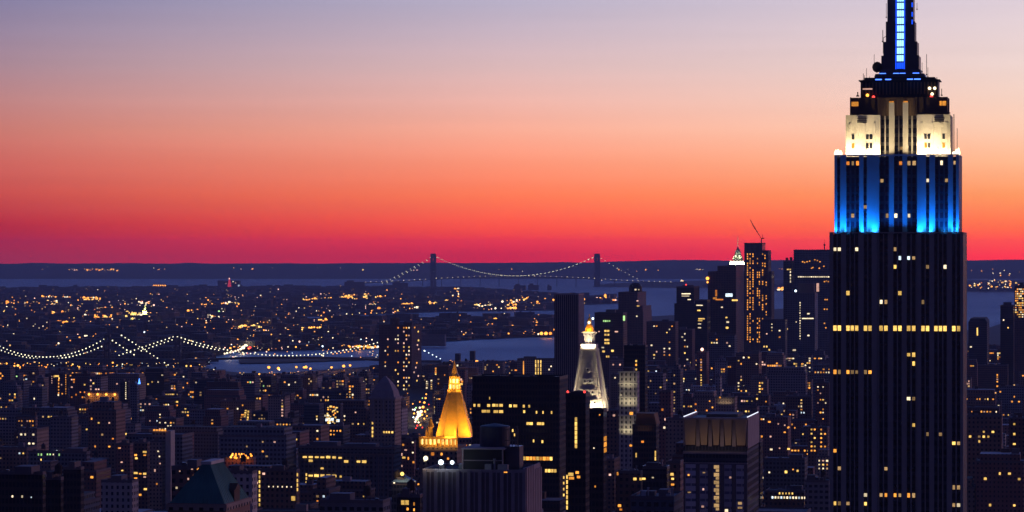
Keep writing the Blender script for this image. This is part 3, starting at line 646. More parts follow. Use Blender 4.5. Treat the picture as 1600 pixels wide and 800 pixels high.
# --- dark office slab with lit rows
q = B_('office_slab', 'broad dark office slab with rows of yellow windows behind the roof drum', 'office building', 738, 888, 591, 1900, 34, side=14, keep=800)
q.walls('dark_tower'); q.roof('tar', par=1.4, edge='black', extra=((.2, .5, 12, 10, 1.2), (.55, .5, 14, 10, 1.0)))
def cx6(x_): return 640 + x_ / 3.077
def cy6(y_): return 540 + y_ / 3.077
for x_, y_, w_ in ((312, 287, 9), (333, 287, 12), (380, 287, 14), (405, 286, 14), (420, 286, 13), (440, 286, 16), (485, 288, 12), (508, 288, 18), (549, 289, 9), (575, 289, 8), (357, 315, 20), (378, 315, 17), (415, 316, 22), (440, 316, 20), (551, 315, 9), (682, 318, 6), (610, 318, 6), (641, 318, 5), (571, 372, 18), (585, 372, 14), (622, 372, 20), (640, 372, 12), (496, 406, 6), (506, 427, 8), (638, 458, 8), (596, 455, 6), (385, 252, 4)):
    q.win(cx6(x_), cy6(y_), 'Y', w_ / 3.077, 4.2)
for i in range(13): q.win(cx6(487 + i * 16), cy6(539), 'A' if i % 4 else 'Y', 4.4, 5.5)
for i in range(4): q.win(cx6(657 + i * 14), cy6(597), 'Y', 3.8, 5)
q.wins([(cx6(740), cy6(y_), 'Y', 2, 4) for y_ in (628, 655, 684, 712, 741, 768)])

# --- ribbed stone building with roof drum, close to the camera
q = B_('ribbed_building', 'ribbed grey stone building topped by black penthouse and round tank', 'building', 661, 846, 735, 1000, 60, side=27, keep=800)
q.walls('grey_block', z1=q.h - 1.5); g = q.root
b = MB()
xs = [664 + i * 17.2 for i in range(10)]
for i, px_ in enumerate(xs): b.box(q.x(px_) - .55, q.x(px_) + .55, q.yf - .55, q.yf - .003, 60, q.h + .2)
for i in range(9):
    e = MB(); e.box(q.x(xs[i]) + .56, q.x(xs[i + 1]) - .56, q.yf - .2, q.yf - .003, 60, q.h - .4); e.build('panel', MAT['concrete'], g)
    b.box((q.x(xs[i]) + q.x(xs[i + 1])) / 2 - .18, (q.x(xs[i]) + q.x(xs[i + 1])) / 2 + .18, q.yf - .38, q.yf - .201, 60, q.h - .4)
for i in range(9):
    y_ = q.yf + (i + .5) * q.depth / 9; hh = q.h + 1.2 - (0 if i < 5 else 1.5); b.box(q.w / 2 + .003, q.w / 2 + .7, y_ - 1.0, y_ + 1.0, 60, hh); b.box(q.w / 2 + .003, q.w / 2 + .3, y_ + 1.0, y_ - 1.0 + q.depth / 9, 60, hh - .8)
b.box(q.w / 2 - .5, q.w / 2, q.yf + .01, q.depth / 2, q.h - 1.5, q.h + 1.0)
b.build('pilaster', MAT['grey_stone'], g)
q.roof('tar', par=.7, edge='grey_stone', z=q.h - .2)
b = MB(); px0_, px1_ = q.x(716), q.x(776); y0_, y1_ = q.yf + 9, q.yf + 30
b.box(px0_, px1_, y0_, y1_, q.h - .2, q.z(704), 0)
b.box(px0_ - .8, px1_ + .8, y0_ - .8, y1_ + .8, q.z(704), q.z(702), 1); b.box(px0_ - .5, px0_ - .1, y0_ - .5, y0_ - .1, q.h, q.z(704), 1); b.box(px1_ + .1, px1_ + .5, y0_ - .5, y0_ - .1, q.h, q.z(704), 1)
b.box(px0_ - .2, px1_ + .2, y0_ - .3, y0_ - .05, q.z(722), q.z(720.5), 1); b.build('penthouse', [MAT['black'], MAT['grey_stone']], g)
b = MB(); tx_ = q.x(755); ty_ = q.yf + 20; b.lathe([(q.m(24), q.z(702)), (q.m(24), q.z(671)), (q.m(22.5), q.z(669.5)), (q.m(20), q.z(669)), (.2, q.z(665.5))], 28, tx_, ty_)
b.build('roof_tank', plain('tank_steel', (.055, .06, .085), .6), g)
b = MB()
for k_ in range(10):
    xx = q.x(780) + (k_ % 5) * 1.0; b.bar((xx, q.yf + 12, q.z(704)), (xx, q.yf + 12, q.z(672 + (k_ % 3) * 6)), .14)
b.bar((q.x(778), q.yf + 12, q.z(674)), (q.x(797), q.yf + 12, q.z(668)), .16); b.bar((q.x(778), q.yf + 12, q.z(690)), (q.x(797), q.yf + 12, q.z(690)), .16); b.bar((q.x(797), q.yf + 12, q.z(668)), (q.x(797), q.yf + 12, q.z(704)), .2)
b.box(q.x(777), q.x(800), q.yf + 13, q.yf + 20, q.h - .2, q.z(700)); b.build('scaffold_frame', MAT['steel'], g)
for px_, k_, r_ in ((687.5, 'C', .85), (705, 'C', .65), (663.5, 'W', .75)):
    b = MB(); b.bar((0, 0, -2.2), (0, 0, 0), .12, 5, 1); b.ball((0, 0, .3), r_, 0, 10, 8); b.build('roof_lamp', [GLOW[k_], MAT['black']], g, (q.x(px_), q.yf + 1.6, q.z(724 if px_ > 670 else 718)))
    pl = bpy.data.lights.new('lamp_light', 'POINT'); pl.energy = 260; pl.color = COL[k_]; pl.shadow_soft_size = 1.0; po = bpy.data.objects.new('lamp_light', pl); C.objects.link(po); po.parent = g; po.location = (q.x(px_), q.yf - 1.2, q.z(722))
q.win(790, 737, 'A', 5, 3)

# --- tower with flared stone fins at its head
q = B_('finned_tower', 'office tower with five flared brown stone fins and slanting lit roof edges', 'office building', 1068, 1187, 653, 1600, 42, side=20, keep=800)
q.walls('slate_glass', z1=q.z(697)); g = q.root
b = MB(); b.box(-q.w / 2 + .8, q.w / 2 - .8, q.yf + 1.6, q.depth / 2 - .8, q.z(724), q.z(656), 0); b.build('core', MAT['black'], g)
b = MB()
fins = [(1069, 1088), (1093, 1106.5), (1112.5, 1125), (1131, 1144), (1149, 1166)]
for a_, c_ in fins:
    xa, xb = q.x(a_), q.x(c_); sh = q.m(2.2)
    b.loft([(xa + sh, q.yf + .2), (xb - sh, q.yf + .2), (xb - sh, q.yf + 1.5), (xa + sh, q.yf + 1.5)], q.z(695), [(xa, q.yf - 1.6), (xb, q.yf - 1.6), (xb, q.yf + 1.5), (xa, q.yf + 1.5)], q.z(655))
b.build('fin', plain('fin_stone', (.36, .27, .19), .8), g)
b = MB(); b.box(-q.w / 2 - .3, q.w / 2 + .3, q.yf - 1.6, q.yf + 1.6, q.z(655), q.z(652), 0); b.box(q.w / 2 - .6, q.w / 2 + .3, q.yf + 1.6, q.depth / 2, q.z(700), q.z(652), 0); b.box(-q.w / 2 - .3, -q.w / 2 + .6, q.yf + 1.6, q.depth / 2, q.z(700), q.z(652), 0); b.box(-q.w / 2, q.w / 2 - .6, q.depth / 2 - 1, q.depth / 2, q.z(700), q.z(652))
b.box(-q.w / 2 - .3, q.w / 2 + .3, q.yf - .3, q.yf + 1.4, q.z(709), q.z(705), 0); b.box(-q.w / 2 - .2, q.w / 2 + .2, q.yf - .2, q.yf + 1.4, q.z(724), q.z(722), 0)
b.build('cornice', MAT['grey_stone'], g)
b = MB()
for i in range(6):
    px_ = (1068, 1090.5, 1109.5, 1128, 1146.5, 1165)[i]; xx = q.x(px_); b.box(max(xx - .9, -q.w / 2), xx + .9, q.yf - .5, q.yf - .003, 40, q.z(724))
b.build('pier', MAT['concrete'], g)
for (xa, ya), (xb, yb_) in (((-q.w / 2, q.yf), (-q.w / 2, q.depth / 2)), ((q.w / 2, q.yf), (q.w / 2, q.depth / 2))):
    b = MB(); b.bar((xa, ya + 1, q.z(652) + .35), (xb, yb_ - 3, q.z(652) + .35), .22); b.build('edge_light', emit('edge_glow', (.8, .85, 1), 1.6), g)
b = MB(); b.box(q.x(1095), q.x(1145), -q.depth * .1, q.depth * .35, q.z(656), q.z(650), 0, 1); b.build('bulkhead', [MAT['concrete'], MAT['gravel']], g)
area(g, (q.x(1117), q.yf - 6, q.z(706)), (q.x(1117), q.yf - .6, q.z(668)), 300, (1, .66, .36), 30, .6, 150)
for (a_, c_), k_ in zip(fins, 'OYAOA'): window(g, q.x((a_ + c_) / 2), q.yf + 1.0, q.z(715.5), q.m(c_ - a_ - 4) * (.55 if k_ in 'O' else .8), q.m(6), k_, .4) if a_ not in (1112.5, 1131) else None
window(g, q.x(1156), q.yf + 1.2, q.z(700), q.m(10), q.m(4.5), 'O', .4)
bays = [(1070, 1088), (1092.5, 1107), (1112, 1126), (1130.5, 1144), (1149, 1164)]
for a_, c_ in bays:
    b = MB(); b.box(q.x(a_) + .3, q.x(c_) - .3, q.yf - .3, q.yf - .003, 40, q.z(725)); b.build('bay_panel', MAT['bay_panel'], g)
def bwin(px_, py2, k_, w_, h_): window(g, q.x(px_), q.yf - .34, q.z(py2), q.m(w_), q.m(h_), k_, .1)
for y_ in range(729, 800, 12): bwin(1119.5, y_, 'D', 8, 5.5); bwin(1121, y_ + 5.5, 'D', 5, 4)
for px_, py2, k_, w_, h_ in ((1098, 791, 'P', 4, 3), (1135, 797, 'W', 5, 5), (1156, 785, 'D', 6, 4), (1099, 764, 'P', 2.5, 3), (1076, 742, 'A', 2.5, 2.5), (1141, 745, 'P', 3, 3), (1156, 792, 'D', 7, 3), (1077, 769, 'D', 5, 2), (1100, 738, 'D', 4, 2)): bwin(px_, py2, k_, w_, h_)
b = MB()
for px_ in (1090.5, 1109.5, 1128, 1146.5): b.box(q.x(px_) - .95, q.x(px_) + .95, q.yf + .2, q.yf + 1.58, q.z(722), q.z(655.2))
b.build('pier', MAT['grey_stone'], g)
# --- apartment tower with scattered lights
q = B_('apartment_tower', 'tall dark apartment tower with many scattered amber windows beside the river', 'apartment tower', 592, 659, 508, 6000, 50, side=16, keep=620)
q.walls('red_brick'); q.roof('tar', par=1, extra=((.32, .5, q.m(11), 14, q.m(10)), (.75, .5, q.m(14), 12, q.m(4))), edge='brown_stone')
b = MB(); b.lathe([(q.m(6), q.h), (q.m(6), q.h + q.m(10)), (q.m(4), q.h + q.m(12))], 12, q.x(617), q.yf + 8); b.build('bulkhead', MAT['brown_stone'], q.root)
r_ = random.Random(5)
for px_ in (602, 606, 618, 622, 631, 635, 639):
    for y_ in range(512, 612, 6):
        if r_.random() < (.5 if px_ in (622, 631, 635, 639) else .13): q.win(px_, y_, r_.choice('AAYWP'), 1.9, 2.4)
for y_ in range(512, 606, 7):
    if r_.random() < .6: window(q.root, q.w / 2 + .06, q.yf + q.depth * r_.uniform(.2, .8), q.z(y_), .3, q.m(2.4), r_.choice('AAYP'), q.m(2.6) * 3)

# --- columned office block with campanile
q = B_('campanile', 'stone campanile with pointed hipped roof above columned office block', 'tower', 577, 627, 622, 2700, 24, side=10, keep=700)
q.walls('tan_brick'); g = q.root
b = MB(); b.box(-q.w / 2 - .8, q.w / 2 + .8, q.yf - .8, q.depth / 2 + .8, q.h - 1, q.h + .8)
for px_ in (583, 591, 599, 607, 613): b.box(q.x(px_) - .6, q.x(px_) + .6, q.yf - .4, q.yf - .003, q.z(660), q.h - 1.01)
b.build('cornice', MAT['grey_stone'], g)
w2, d2 = q.w / 2, q.depth / 2
R0 = [(-w2, -d2), (w2, -d2), (w2, d2), (-w2, d2)]; sc_ = lambda k: [(x_ * k, y_ * k) for x_, y_ in R0]
b = MB(); b.loft(sc_(.92), q.h + .8, sc_(.80), q.z(610)); b.loft(sc_(.78), q.z(610), sc_(.42), q.z(597)); b.loft(sc_(.42), q.z(597), sc_(.05), q.z(588)); b.build('hipped_roof', MAT['grey_stone'], g)
q.wins([(580 + 2, y_, 'Y', 2.2, 4) for y_ in (661, 669, 675, 681)] + [(x_, 675, 'Y', 2.6, 3) for x_ in (600, 604, 608, 613)])
q = B_('office_block', 'wide columned office block with two rows of bright yellow windows', 'office building', 466, 627, 699, 2500, 46, side=12, keep=765)
q.walls('blue_grey'); g = q.root; q.roof('gravel', par=1.3, edge='blue_grey' if False else 'concrete', extra=((.25, .6, 20, 14, 4), (.62, .55, 26, 14, 3)))
b = MB(); b.box(-q.w / 2 - .7, q.w / 2 + .7, q.yf - .8, q.yf - .003, q.h - 5.5, q.h - 4.3); b.box(-q.w / 2 - .6, q.w / 2 + .6, q.yf - .6, q.yf - .003, q.h - .4, q.h + 1.2)
for i in range(21): 
    xx = -q.w / 2 + 1 + i * (q.w - 2) / 20; b.box(xx - .5, xx + .5, q.yf - .45, q.yf - .003, q.z(775), q.h - 5.51)
b.build('column', MAT['concrete'], g)
def c4(x_, y_): return (460 + x_ / 6.668, 680 + y_ / 6.668)
for x_, y_, w_, h_ in ((110, 226, 42, 18), (172, 226, 42, 18), (235, 226, 38, 16), (293, 227, 40, 16), (353, 224, 42, 24), (415, 227, 36, 22), (478, 230, 34, 16), (172, 264, 42, 24), (540, 267, 42, 24), (668, 267, 36, 20), (727, 267, 44, 26), (290, 342, 30, 18), (172, 419, 44, 18), (232, 418, 46, 26), (294, 418, 42, 26), (355, 418, 42, 26), (415, 420, 46, 24), (484, 424, 20, 20), (170, 494, 48, 28), (232, 494, 46, 26), (294, 494, 42, 26), (480, 497, 36, 28), (340, 490, 14, 14), (294, 528, 40, 14), (346, 530, 24, 14), (422, 532, 22, 14), (488, 534, 16, 12), (522, 505, 14, 20)):
    px_, py2 = c4(x_, y_); window(g, q.x(px_), q.yf - .5, q.z(py2), q.m(w_ / 6.67), q.m(h_ / 6.67), 'Y', .5)
for y_ in (410, 450, 494): px_, py2 = c4(125, y_); q.win(px_, py2, 'Y', 2, 4)

# --- green copper mansard, close to the camera on the left edge of the avenue
q = B_('mansard_building', 'steep green copper mansard roof with flat stone ridge', 'building', 262, 392, 786, 900, 34, side=40, keep=800)
q.walls('brown_brick'); g = q.root; w2, d2 = q.w / 2, q.depth / 2
b = MB(); zt = q.z(726); T0 = [(-w2 + 9.5, -d2 + 2.5), (w2 - 5.2, -d2 + 2.5), (w2 - 5.2, -d2 + 15.5), (-w2 + 9.5, -d2 + 15.5)]
b.loft([(-w2 + .3, -d2 + .3), (w2 - .3, -d2 + .3), (w2 - .3, d2 - .3), (-w2 + .3, d2 - .3)], q.h - .2, T0, zt)
for i in range(14):
    f = (i + .5) / 14
    b.bar((w2 - .25, -d2 + f * 2 * d2, q.h), (w2 - 5.15, -d2 + 2.5 + f * 13, zt), .09); b.bar((-w2 + f * 2 * w2, -d2 + .25, q.h), (-w2 + 9.5 + f * (2 * w2 - 14.7), -d2 + 2.45, zt), .09)
b.build('mansard_roof', MAT['copper'], g)
b = MB(); b.box(T0[0][0] - .3, T0[1][0] + .3, T0[0][1] - .3, T0[2][1] + .3, zt, zt + .9); b.build('ridge', MAT['white_stone'], g)
b = MB(); b.box(-w2 - .4, w2 + .4, -d2 - .4, d2 + .4, q.h - 2.0, q.h - .21); b.build('cornice', MAT['tan_brick'], g)
b = MB(); b.box(w2 - 3.5, w2 - .3, -3, 3, q.h - .2, q.h + 3.2); b.loft([(w2 - 3.8, -3.3), (w2, -3.3), (w2, 3.3), (w2 - 3.8, 3.3)], q.h + 3.2, [(w2 - 3.8, -.05), (w2, -.05), (w2, .05), (w2 - 3.8, .05)], q.h + 5); b.build('dormer', MAT['brown_stone'], g)

# --- floodlit stone front with black slab behind it and a brown-topped block below
q = simple('office_slab', 'narrow black slab rising behind floodlit stone front', 'office building', 975, 1012, 541, 2700, 20, 'dark_tower', keep=640, side=4, edge='black')
q.wins([(994, y_, 'A' if i % 2 else 'Y', 2.6, 3) for i, y_ in enumerate((564, 570, 577, 586, 593, 601))])
q = B_('stone_building', 'floodlit stone building with shadowed window bays before black slab', 'building', 967, 999, 582, 2500, 22, keep=700, side=3)
q.walls('pale_stone'); q.roof('gravel', extra=((.5, .5, 8, 8, 4),)); g = q.root
b = MB()
for y_ in (582, 600, 622, 650, 672): b.box(-q.w / 2 - .5, q.w / 2 + .5, q.yf - .8, q.yf - .003, q.z(y_), q.z(y_) + 1.0)
for px_ in (969, 976, 983, 990, 995): b.box(q.x(px_) - .4, q.x(px_) + .4, q.yf - .5, q.yf - .003, 40, q.h - .01)
b.build('cornice', MAT['white_stone'], g)
for y_, p in ((604, 330), (632, 520), (676, 460)): area(g, (0, q.yf - 5, q.z(y_)), (0, q.yf, q.z(y_) + 6), p, (1, .86, .52), 10, 1, 150)
q.wins([(986, 646, 'A', 6, 5), (985, 696, 'A', 5, 3), (996, 653, 'Y', 2, 5), (970, 617, 'W', 2, 3)])
q = B_('setback_tower', 'dark setback block with square brown cap and tall slit windows', 'office building', 988, 1030, 664, 2200, 24, keep=720, side=5)
q.walls('dark_tower'); q.roof('tar', par=.5, edge='black'); g = q.root
b = MB(); b.loft([(q.x(992), q.yf + 2), (q.x(1025), q.yf + 2), (q.x(1025), d2), (q.x(992), d2)], q.h, [(q.x(994), q.yf + 2), (q.x(1021), q.yf + 2), (q.x(1021), d2), (q.x(994), d2)], q.z(646)); b.build('cap', plain('cap_stone', (.24, .13, .05), .8), g)
area(g, (0, q.yf - 2, q.h - 4), (0, q.yf + 2, q.z(652)), 90, (1, .55, .2), 10, .5, 150)
q.wins([(1024, 708, 'Y', 2, 8), (1024, 716, 'Y', 2, 6), (994, 711, 'Y', 2, 7), (1004, 690, 'O', 4, 3)])
q = simple('arched_roof_building', 'dark block with curved metal roof edge below brown capped tower', 'building', 1004, 1046, 731, 1500, 22, 'slate_glass', keep=790, side=4, edge='steel', extra=((.4, .4, 6, 6, 2.5),))
q.wins([(994 + 12, 748, 'Y', 5, 3), (1020, 746, 'W', 3, 2)])
q = simple('brick_building', 'low brick block with three amber windows under curved roof block', 'building', 962, 1004, 738, 1700, 24, 'brown_brick', keep=800, side=3)
q.wins([(992, 748, 'Y', 5, 4), (1001, 748, 'Y', 4, 4), (965, 732 + 8, 'A', 2.5, 5), (968, 790, 'A', 5, 4), (970, 796, 'O', 4, 3)])
q = simple('terrace_building', 'bluish terraced roofs at the very bottom beside finned tower', 'building', 985, 1068, 778, 1300, 30, 'blue_grey', keep=800, roof='gravel', extra=((.3, .5, 6, 6, 2), (.7, .4, 4, 8, 3)))
q = simple('brick_building', 'purple brick tower with red windows next to brown capped block', 'apartment tower', 1030, 1052, 612, 2600, 18, 'red_brick', keep=700, side=4)
q.wins([(1035, 640, 'O'), (1040, 655, 'P'), (1038, 668, 'W'), (1045, 700, 'A', 4, 4)])
q = simple('brick_building', 'narrow brown tower with two pairs of amber windows by finned tower', 'apartment tower', 1044, 1068, 722, 1700, 18, 'brown_brick', keep=800, side=5)
q.wins([(1050, 741, 'Y', 5, 4), (1051, 748, 'Y', 4, 3), (1051, 757, 'A', 5, 3)])

# ------------------------------------------------------------------ far downtown skyline
q = simple('monolith_tower', 'windowless mauve monolith tower standing before the bay', 'tower', 866, 913, 460, 3600, 34, 'ribbed', keep=560, side=9, edge='grey_stone')
q = simple('office_tower', 'broad tower with paired yellow windows beside the white spire', 'office building', 929, 980, 489, 4700, 40, 'brown_brick', keep=560, side=6, extra=((.5, .5, 14, 10, 5),))
q.wins([(x_, y_, 'Y', 2, 3) for y_ in (517, 523, 531, 536) for x_ in (945.5, 948.5, 951)] + [(943, 549, 'Y', 4, 3), (957, 548, 'Y', 4, 3), (948, 557, 'Y', 2, 3), (951, 557, 'Y', 2, 3), (942, 543, 'W', 4, 2), (936, 518, 'P', 2, 1.6), (963, 518, 'P', 5, 1.8)])
q.wins([(x_, 501.5, 'G', 2.2, 2.6) for x_ in (943.5, 946.5, 949.5, 952.5)] + [(975, 497, 'G', 3, 8)])
q = B_('domed_tower', 'dark downtown tower with rounded dome top and stepped shoulders', 'tower', 966, 1010, 457, 6300, 50, keep=500, side=14)
q.walls('brown_brick'); q.roof('tar', par=1); g = q.root
b = MB(); b.lathe([(q.m(10.5), q.h), (q.m(10.5), q.z(449)), (q.m(9), q.z(445.5)), (q.m(5), q.z(442.6)), (q.m(.4), q.z(442))], 16, q.x(986), 0); b.build('dome', MAT['black'], g)
b = MB(); b.box(q.x(1000), q.x(1004), -q.depth / 2, q.depth / 2, q.z(486), q.z(478)); b.box(-q.w / 2 - q.m(12), -q.w / 2, q.yf, q.depth / 2, 0, q.z(484), 0); b.box(q.w / 2, q.w / 2 + q.m(9), q.yf, q.depth / 2, 0, q.z(486)); b.build('shoulder', MAT['brown_brick'], g)
q.wins([(993, 452.5, 'W', 3, 2.4), (1000 - 2, 452.5, 'W', 2, 2), (997, 478, 'Y', 4, 1.8), (996, 470, 'P', 3, 1.6), (995, 494, 'W', 2, 2)])
q = B_('office_tower', 'flat topped tower with thin lit bands standing against the bay water', 'office building', 1057, 1093, 449, 6000, 50, keep=520, side=9)
q.walls('dark_tower'); q.roof('tar', par=1.6, extra=((.5, .5, 20, 16, 4),)); g = q.root
b = MB(); b.box(-q.w / 2 - q.m(3.5), q.w / 2 + q.m(2), q.yf + .5, q.depth / 2 - .5, 0, q.z(474)); b.build('lower_block', MAT['dark_tower'], g)
q.wins([(1072, 459, 'W', 14, 1.5), (1071, 462.5, 'W', 12, 1.4), (1077, 468, 'W', 5, 1.4)]); b = MB(); b.ball((0, 0, 0), 1.4, 0, 8, 6); b.build('beacon', GLOW['R'], g, (q.x(1072), q.yf, q.h + 5))
q = simple('office_tower', 'second banded tower close beside the flat topped one', 'office building', 1086, 1110, 469, 5900, 40, 'dark_tower', keep=520, side=5)
q.wins([(1093, 477, 'W', 10, 1.5), (1092, 485, 'Y', 5, 2), (1096, 498, 'Y', 10, 2), (1094, 501, 'Y', 7, 1.6), (1093, 506, 'W', 5, 1.6), (1093, 512, 'W', 5, 1.6)])
q = B_('office_tower', 'stepped dark block beneath the lit green crown, glowing orange arch on it', 'office building', 1106, 1162, 416, 6100, 60, keep=520, side=12)
q.walls('brown_brick', x0=q.x(1121)); q.walls('brown_brick', z1=q.z(424), x1=q.x(1121) - .02); q.roof('tar', par=1, x0=q.x(1121))
q.wins([(1119, 458, 'O', 3, 10), (1117, 466, 'A', 6, 3), (1124, 468, 'O', 12, 2), (1148, 469, 'Y', 9, 2.5), (1139, 461, 'C', 11, 5.2), (1128, 480, 'W', 3, 2), (1135, 496, 'Y', 3, 2), (1137, 503, 'W', 4, 2.6), (1136, 512, 'Y', 4, 3)])
b = MB(); b.ball((0, 0, 0), 3.2, 0, 10, 8); b.build('beacon', GLOW['A'], q.root, (q.x(1105.5), q.yf, q.z(435)))
b = MB(); b.ball((0, 0, 0), 1.8, 0, 10, 8); b.build('beacon', GLOW['A'], q.root, (q.x(1105.5), q.yf, q.z(441)))
q = B_('crowned_tower', 'slender tower whose pale green lit crown and spire rise over downtown', 'tower', 1137, 1163, 413, 6700, 40, keep=420, side=6)
q.walls('tan_brick'); g = q.root; cx_ = q.x(1150) ; s_ = q.m(1)
b = MB(); q4 = lambda h: [(cx_ - h, -h), (cx_ + h, -h), (cx_ + h, h), (cx_ - h, h)]
b.box(cx_ - 11 * s_, cx_ + 11 * s_, -11 * s_, 11 * s_, q.h, q.z(409)); b.loft(q4(8 * s_), q.z(409), q4(6.4 * s_), q.z(401)); b.loft(q4(5.6 * s_), q.z(401), q4(3.2 * s_), q.z(391)); b.loft(q4(3 * s_), q.z(391), q4(.5 * s_), q.z(386)); b.bar((cx_, 0, q.z(387)), (cx_, 0, q.z(368)), .8)
b.build('crown', plain('crown_stone', (.50, .55, .42), .8), g)
for tx in (-1, 0, 1): area(g, (cx_ + tx * 9 * s_, -13 * s_, q.z(413)), (cx_ + tx * 3 * s_, -4 * s_, q.z(398)), 19000, (.95, 1, .62), 8, 3, 150)
for px_ in (1140, 1145, 1150, 1155, 1159):
    b = MB(); b.ball((0, 0, 0), 1.7, 0, 8, 6); b.build('crown_light', GLOW['W'] if px_ % 2 else GLOW['N'], g, (q.x(px_), -12 * s_, q.z(408.5)))
for px_ in (1147, 1153):
    b = MB(); b.ball((0, 0, 0), 1.5, 0, 8, 6); b.build('crown_light', GLOW['N'], g, (q.x(px_), -7 * s_, q.z(400)))
q = B_('unfinished_tower', 'unfinished concrete tower dotted with orange work lights', 'tower', 1163, 1196, 381, 6000, 40, keep=545, side=5)
q.walls('ribbed'); q.roof('tar', par=2); g = q.root
b = MB(); b.box(q.w / 2 + .05, q.w / 2 + q.m(9), q.yf + 2, q.depth / 2, 0, q.z(391)); b.box(-q.w / 2 - q.m(1.5), q.w / 2 + q.m(14), q.yf + 6, q.depth / 2, 0, q.z(424)); b.build('side_wing', MAT['ribbed'], g)
r_ = random.Random(9)
for px_, dens in ((1168.5, .78), (1172.5, .7), (1177, .75), (1184, .35), (1187, .5), (1192, .55)):
    for y_ in [397 + 3.6 * i for i in range(39)]:
        if (y_ > 486 and y_ < 490) or r_.random() > dens * (1 if y_ < 480 or px_ in (1168.5, 1172.5, 1187, 1184) else .2): continue
        q.win(px_ - .5, y_, 'A' if r_.random() < .8 else 'O', 1.5, 2.2)
for y_ in [395 + 4.2 * i for i in range(34)]:
    if r_.random() < .55: window(g, q.w / 2 + q.m(4 + (y_ > 440) * 2), q.yf + (1.9 if y_ > 391 else 0), q.z(y_), q.m(1.4), q.m(2.2), 'A', .4)
t = empty('tower_crane', (q.root.location.x, q.root.location.y, 3 + q.h + 2), GRID); tag(t, 'red luffing crane leaning over the unfinished tower', 'crane')
xa = q.x(1187)
b = MB(); b.bar((xa, 0, 0), (xa, 0, 9), 1.2); b.build('mast', MAT['bridge'], t)
b = MB(); b.bar((xa, 0, 8), (q.x(1169.5), 0, q.z(343) - q.h - 2), .8, 4); b.bar((xa - 1, 0, 10), (q.x(1171.5), 0, q.z(349) - q.h - 2), .5, 4); b.build('jib', MAT['bridge'], t)
b = MB(); b.bar((xa, 0, 8), (xa + 6, 0, 9), 1.4); b.bar((xa + 2, 0, 8), (xa + 3, 0, 16), .6); b.build('counterweight', MAT['bridge'], t)
q = B_('office_slab', 'wide flat slab with one long lit floor and a roof mast beside skyscraper', 'office building', 1240, 1306, 391, 6300, 50, keep=520, side=4)
q.walls('blue_grey'); q.roof('tar', par=1.2); b = MB(); b.bar((0, 0, 0), (0, 0, 12), 1.2); b.ball((0, 0, 11), 2.2); b.bar((0, 0, 0), (0, 0, 22), .4); b.build('roof_mast', MAT['black'], q.root, (q.x(1286), 0, q.h))
for i in range(15): q.win(1248 + i * 3.3, 432.5, 'W', 2.6, 1.6)
q.wins([(x_, y_, 'A', 2, 1.7) for x_, y_ in ((1254, 409), (1257, 410), (1261, 409), (1265, 408), (1273, 406), (1277, 407), (1281, 409), (1270, 418), (1268, 419), (1280, 419), (1287, 416), (1291, 439), (1288, 440), (1294, 440), (1289, 468), (1292, 468), (1288, 483), (1292, 483), (1288, 505), (1290, 512))])
q = simple('office_tower', 'slim tower with a column of lit windows beside wide flat slab', 'office building', 1224, 1241, 408, 6250, 30, 'blue_grey', keep=460, side=3, extra=((.3, .5, 5, 5, 7), (.75, .5, 5, 5, 8)))
q.wins([(1231, 421, 'Y', 3, 2), (1234.5, 421, 'Y', 3, 2)] + [(1235, 425 + 5 * i, 'W', 1.6, 3) for i in range(4)])
q = B_('office_tower', 'dark block with dotted line of white lights down its front', 'office building', 1228, 1278, 457, 5800, 46, keep=545, side=5)
q.walls('blue_grey'); q.roof('tar', extra=((.65, .5, q.m(26), 20, q.m(14)),)); g = q.root
for i in range(15): q.win(1250, 473 + i * 4, 'W', 1.5, 1.8)
q.wins([(1263, 490, 'W', 4, 2), (1262, 497.5, 'W', 18, 1.6), (1226 + 3, 514, 'Y', 4, 2), (1241, 547, 'W', 5, 2.5), (1263, 524, 'W', 3, 2), (1244, 503, 'W', 1.5, 2)])
window(g, q.x(1277.5), q.yf - .2, q.z(449), q.m(4), q.m(13), 'P', .4)
b = MB(); b.ball((0, 0, 0), 2.2, 0, 8, 6); b.build('beacon', GLOW['C'], g, (q.x(1243), q.yf + 2, q.h + 3))
for spec in (('glass', 'pale purple mid block between finned tower and downtown', 1108, 1152, 524, 5200, 'blue_grey'),
             ('b', 'narrow mauve tower under the banded pair', 1062, 1086, 515, 5400, 'red_brick'),
             ('b', 'low dark block at the foot of the domed tower', 1010, 1060, 503, 5600, 'brown_brick'),
             ('b', 'squat block with cool lit floor left of the dotted line block', 1190, 1230, 500, 5650, 'blue_grey'),
             ('b', 'mid block with grid of small amber windows under unfinished tower', 1150, 1190, 552, 4700, 'brown_brick'),
             ('b', 'dark block with orange dotted windows hugging the skyscraper flank', 1274, 1300, 598, 3600, 'red_brick'),
             ('b', 'low purple roofed block filling the gap under the monolith', 880, 926, 566, 4400, 'tan_brick')):
    q = simple('office_building', spec[1], 'building', spec[2], spec[3], spec[4], spec[5], 40, spec[6], keep=spec[4] + 40, extra=((rng.random(), .5, 12, 10, 4),))
    q.scatter(rng.randint(8, 16), spec[2] + 2, spec[3] - 5, spec[4] + 4, spec[4] + 60, 'AYWWP', 2.2, 2.2, (4, 5))
q = B_('lit_building', 'stone block with tall glowing vertical window strips by the river', 'building', 808, 872, 561, 5200, 40, keep=592, side=5)
q.walls('grey_block'); q.roof('tar', extra=((.3, .5, 20, 10, 4),)); q.wins([(818, y_, 'A', 1.4, 6) for y_ in range(567, 590, 6)] + [(x_, y_, 'Y', 1.6, 5) for x_ in (837, 841, 845) for y_ in range(565, 592, 6)] + [(858, 577, 'W', 2, 2.4), (861, 572, 'W', 2, 2)])
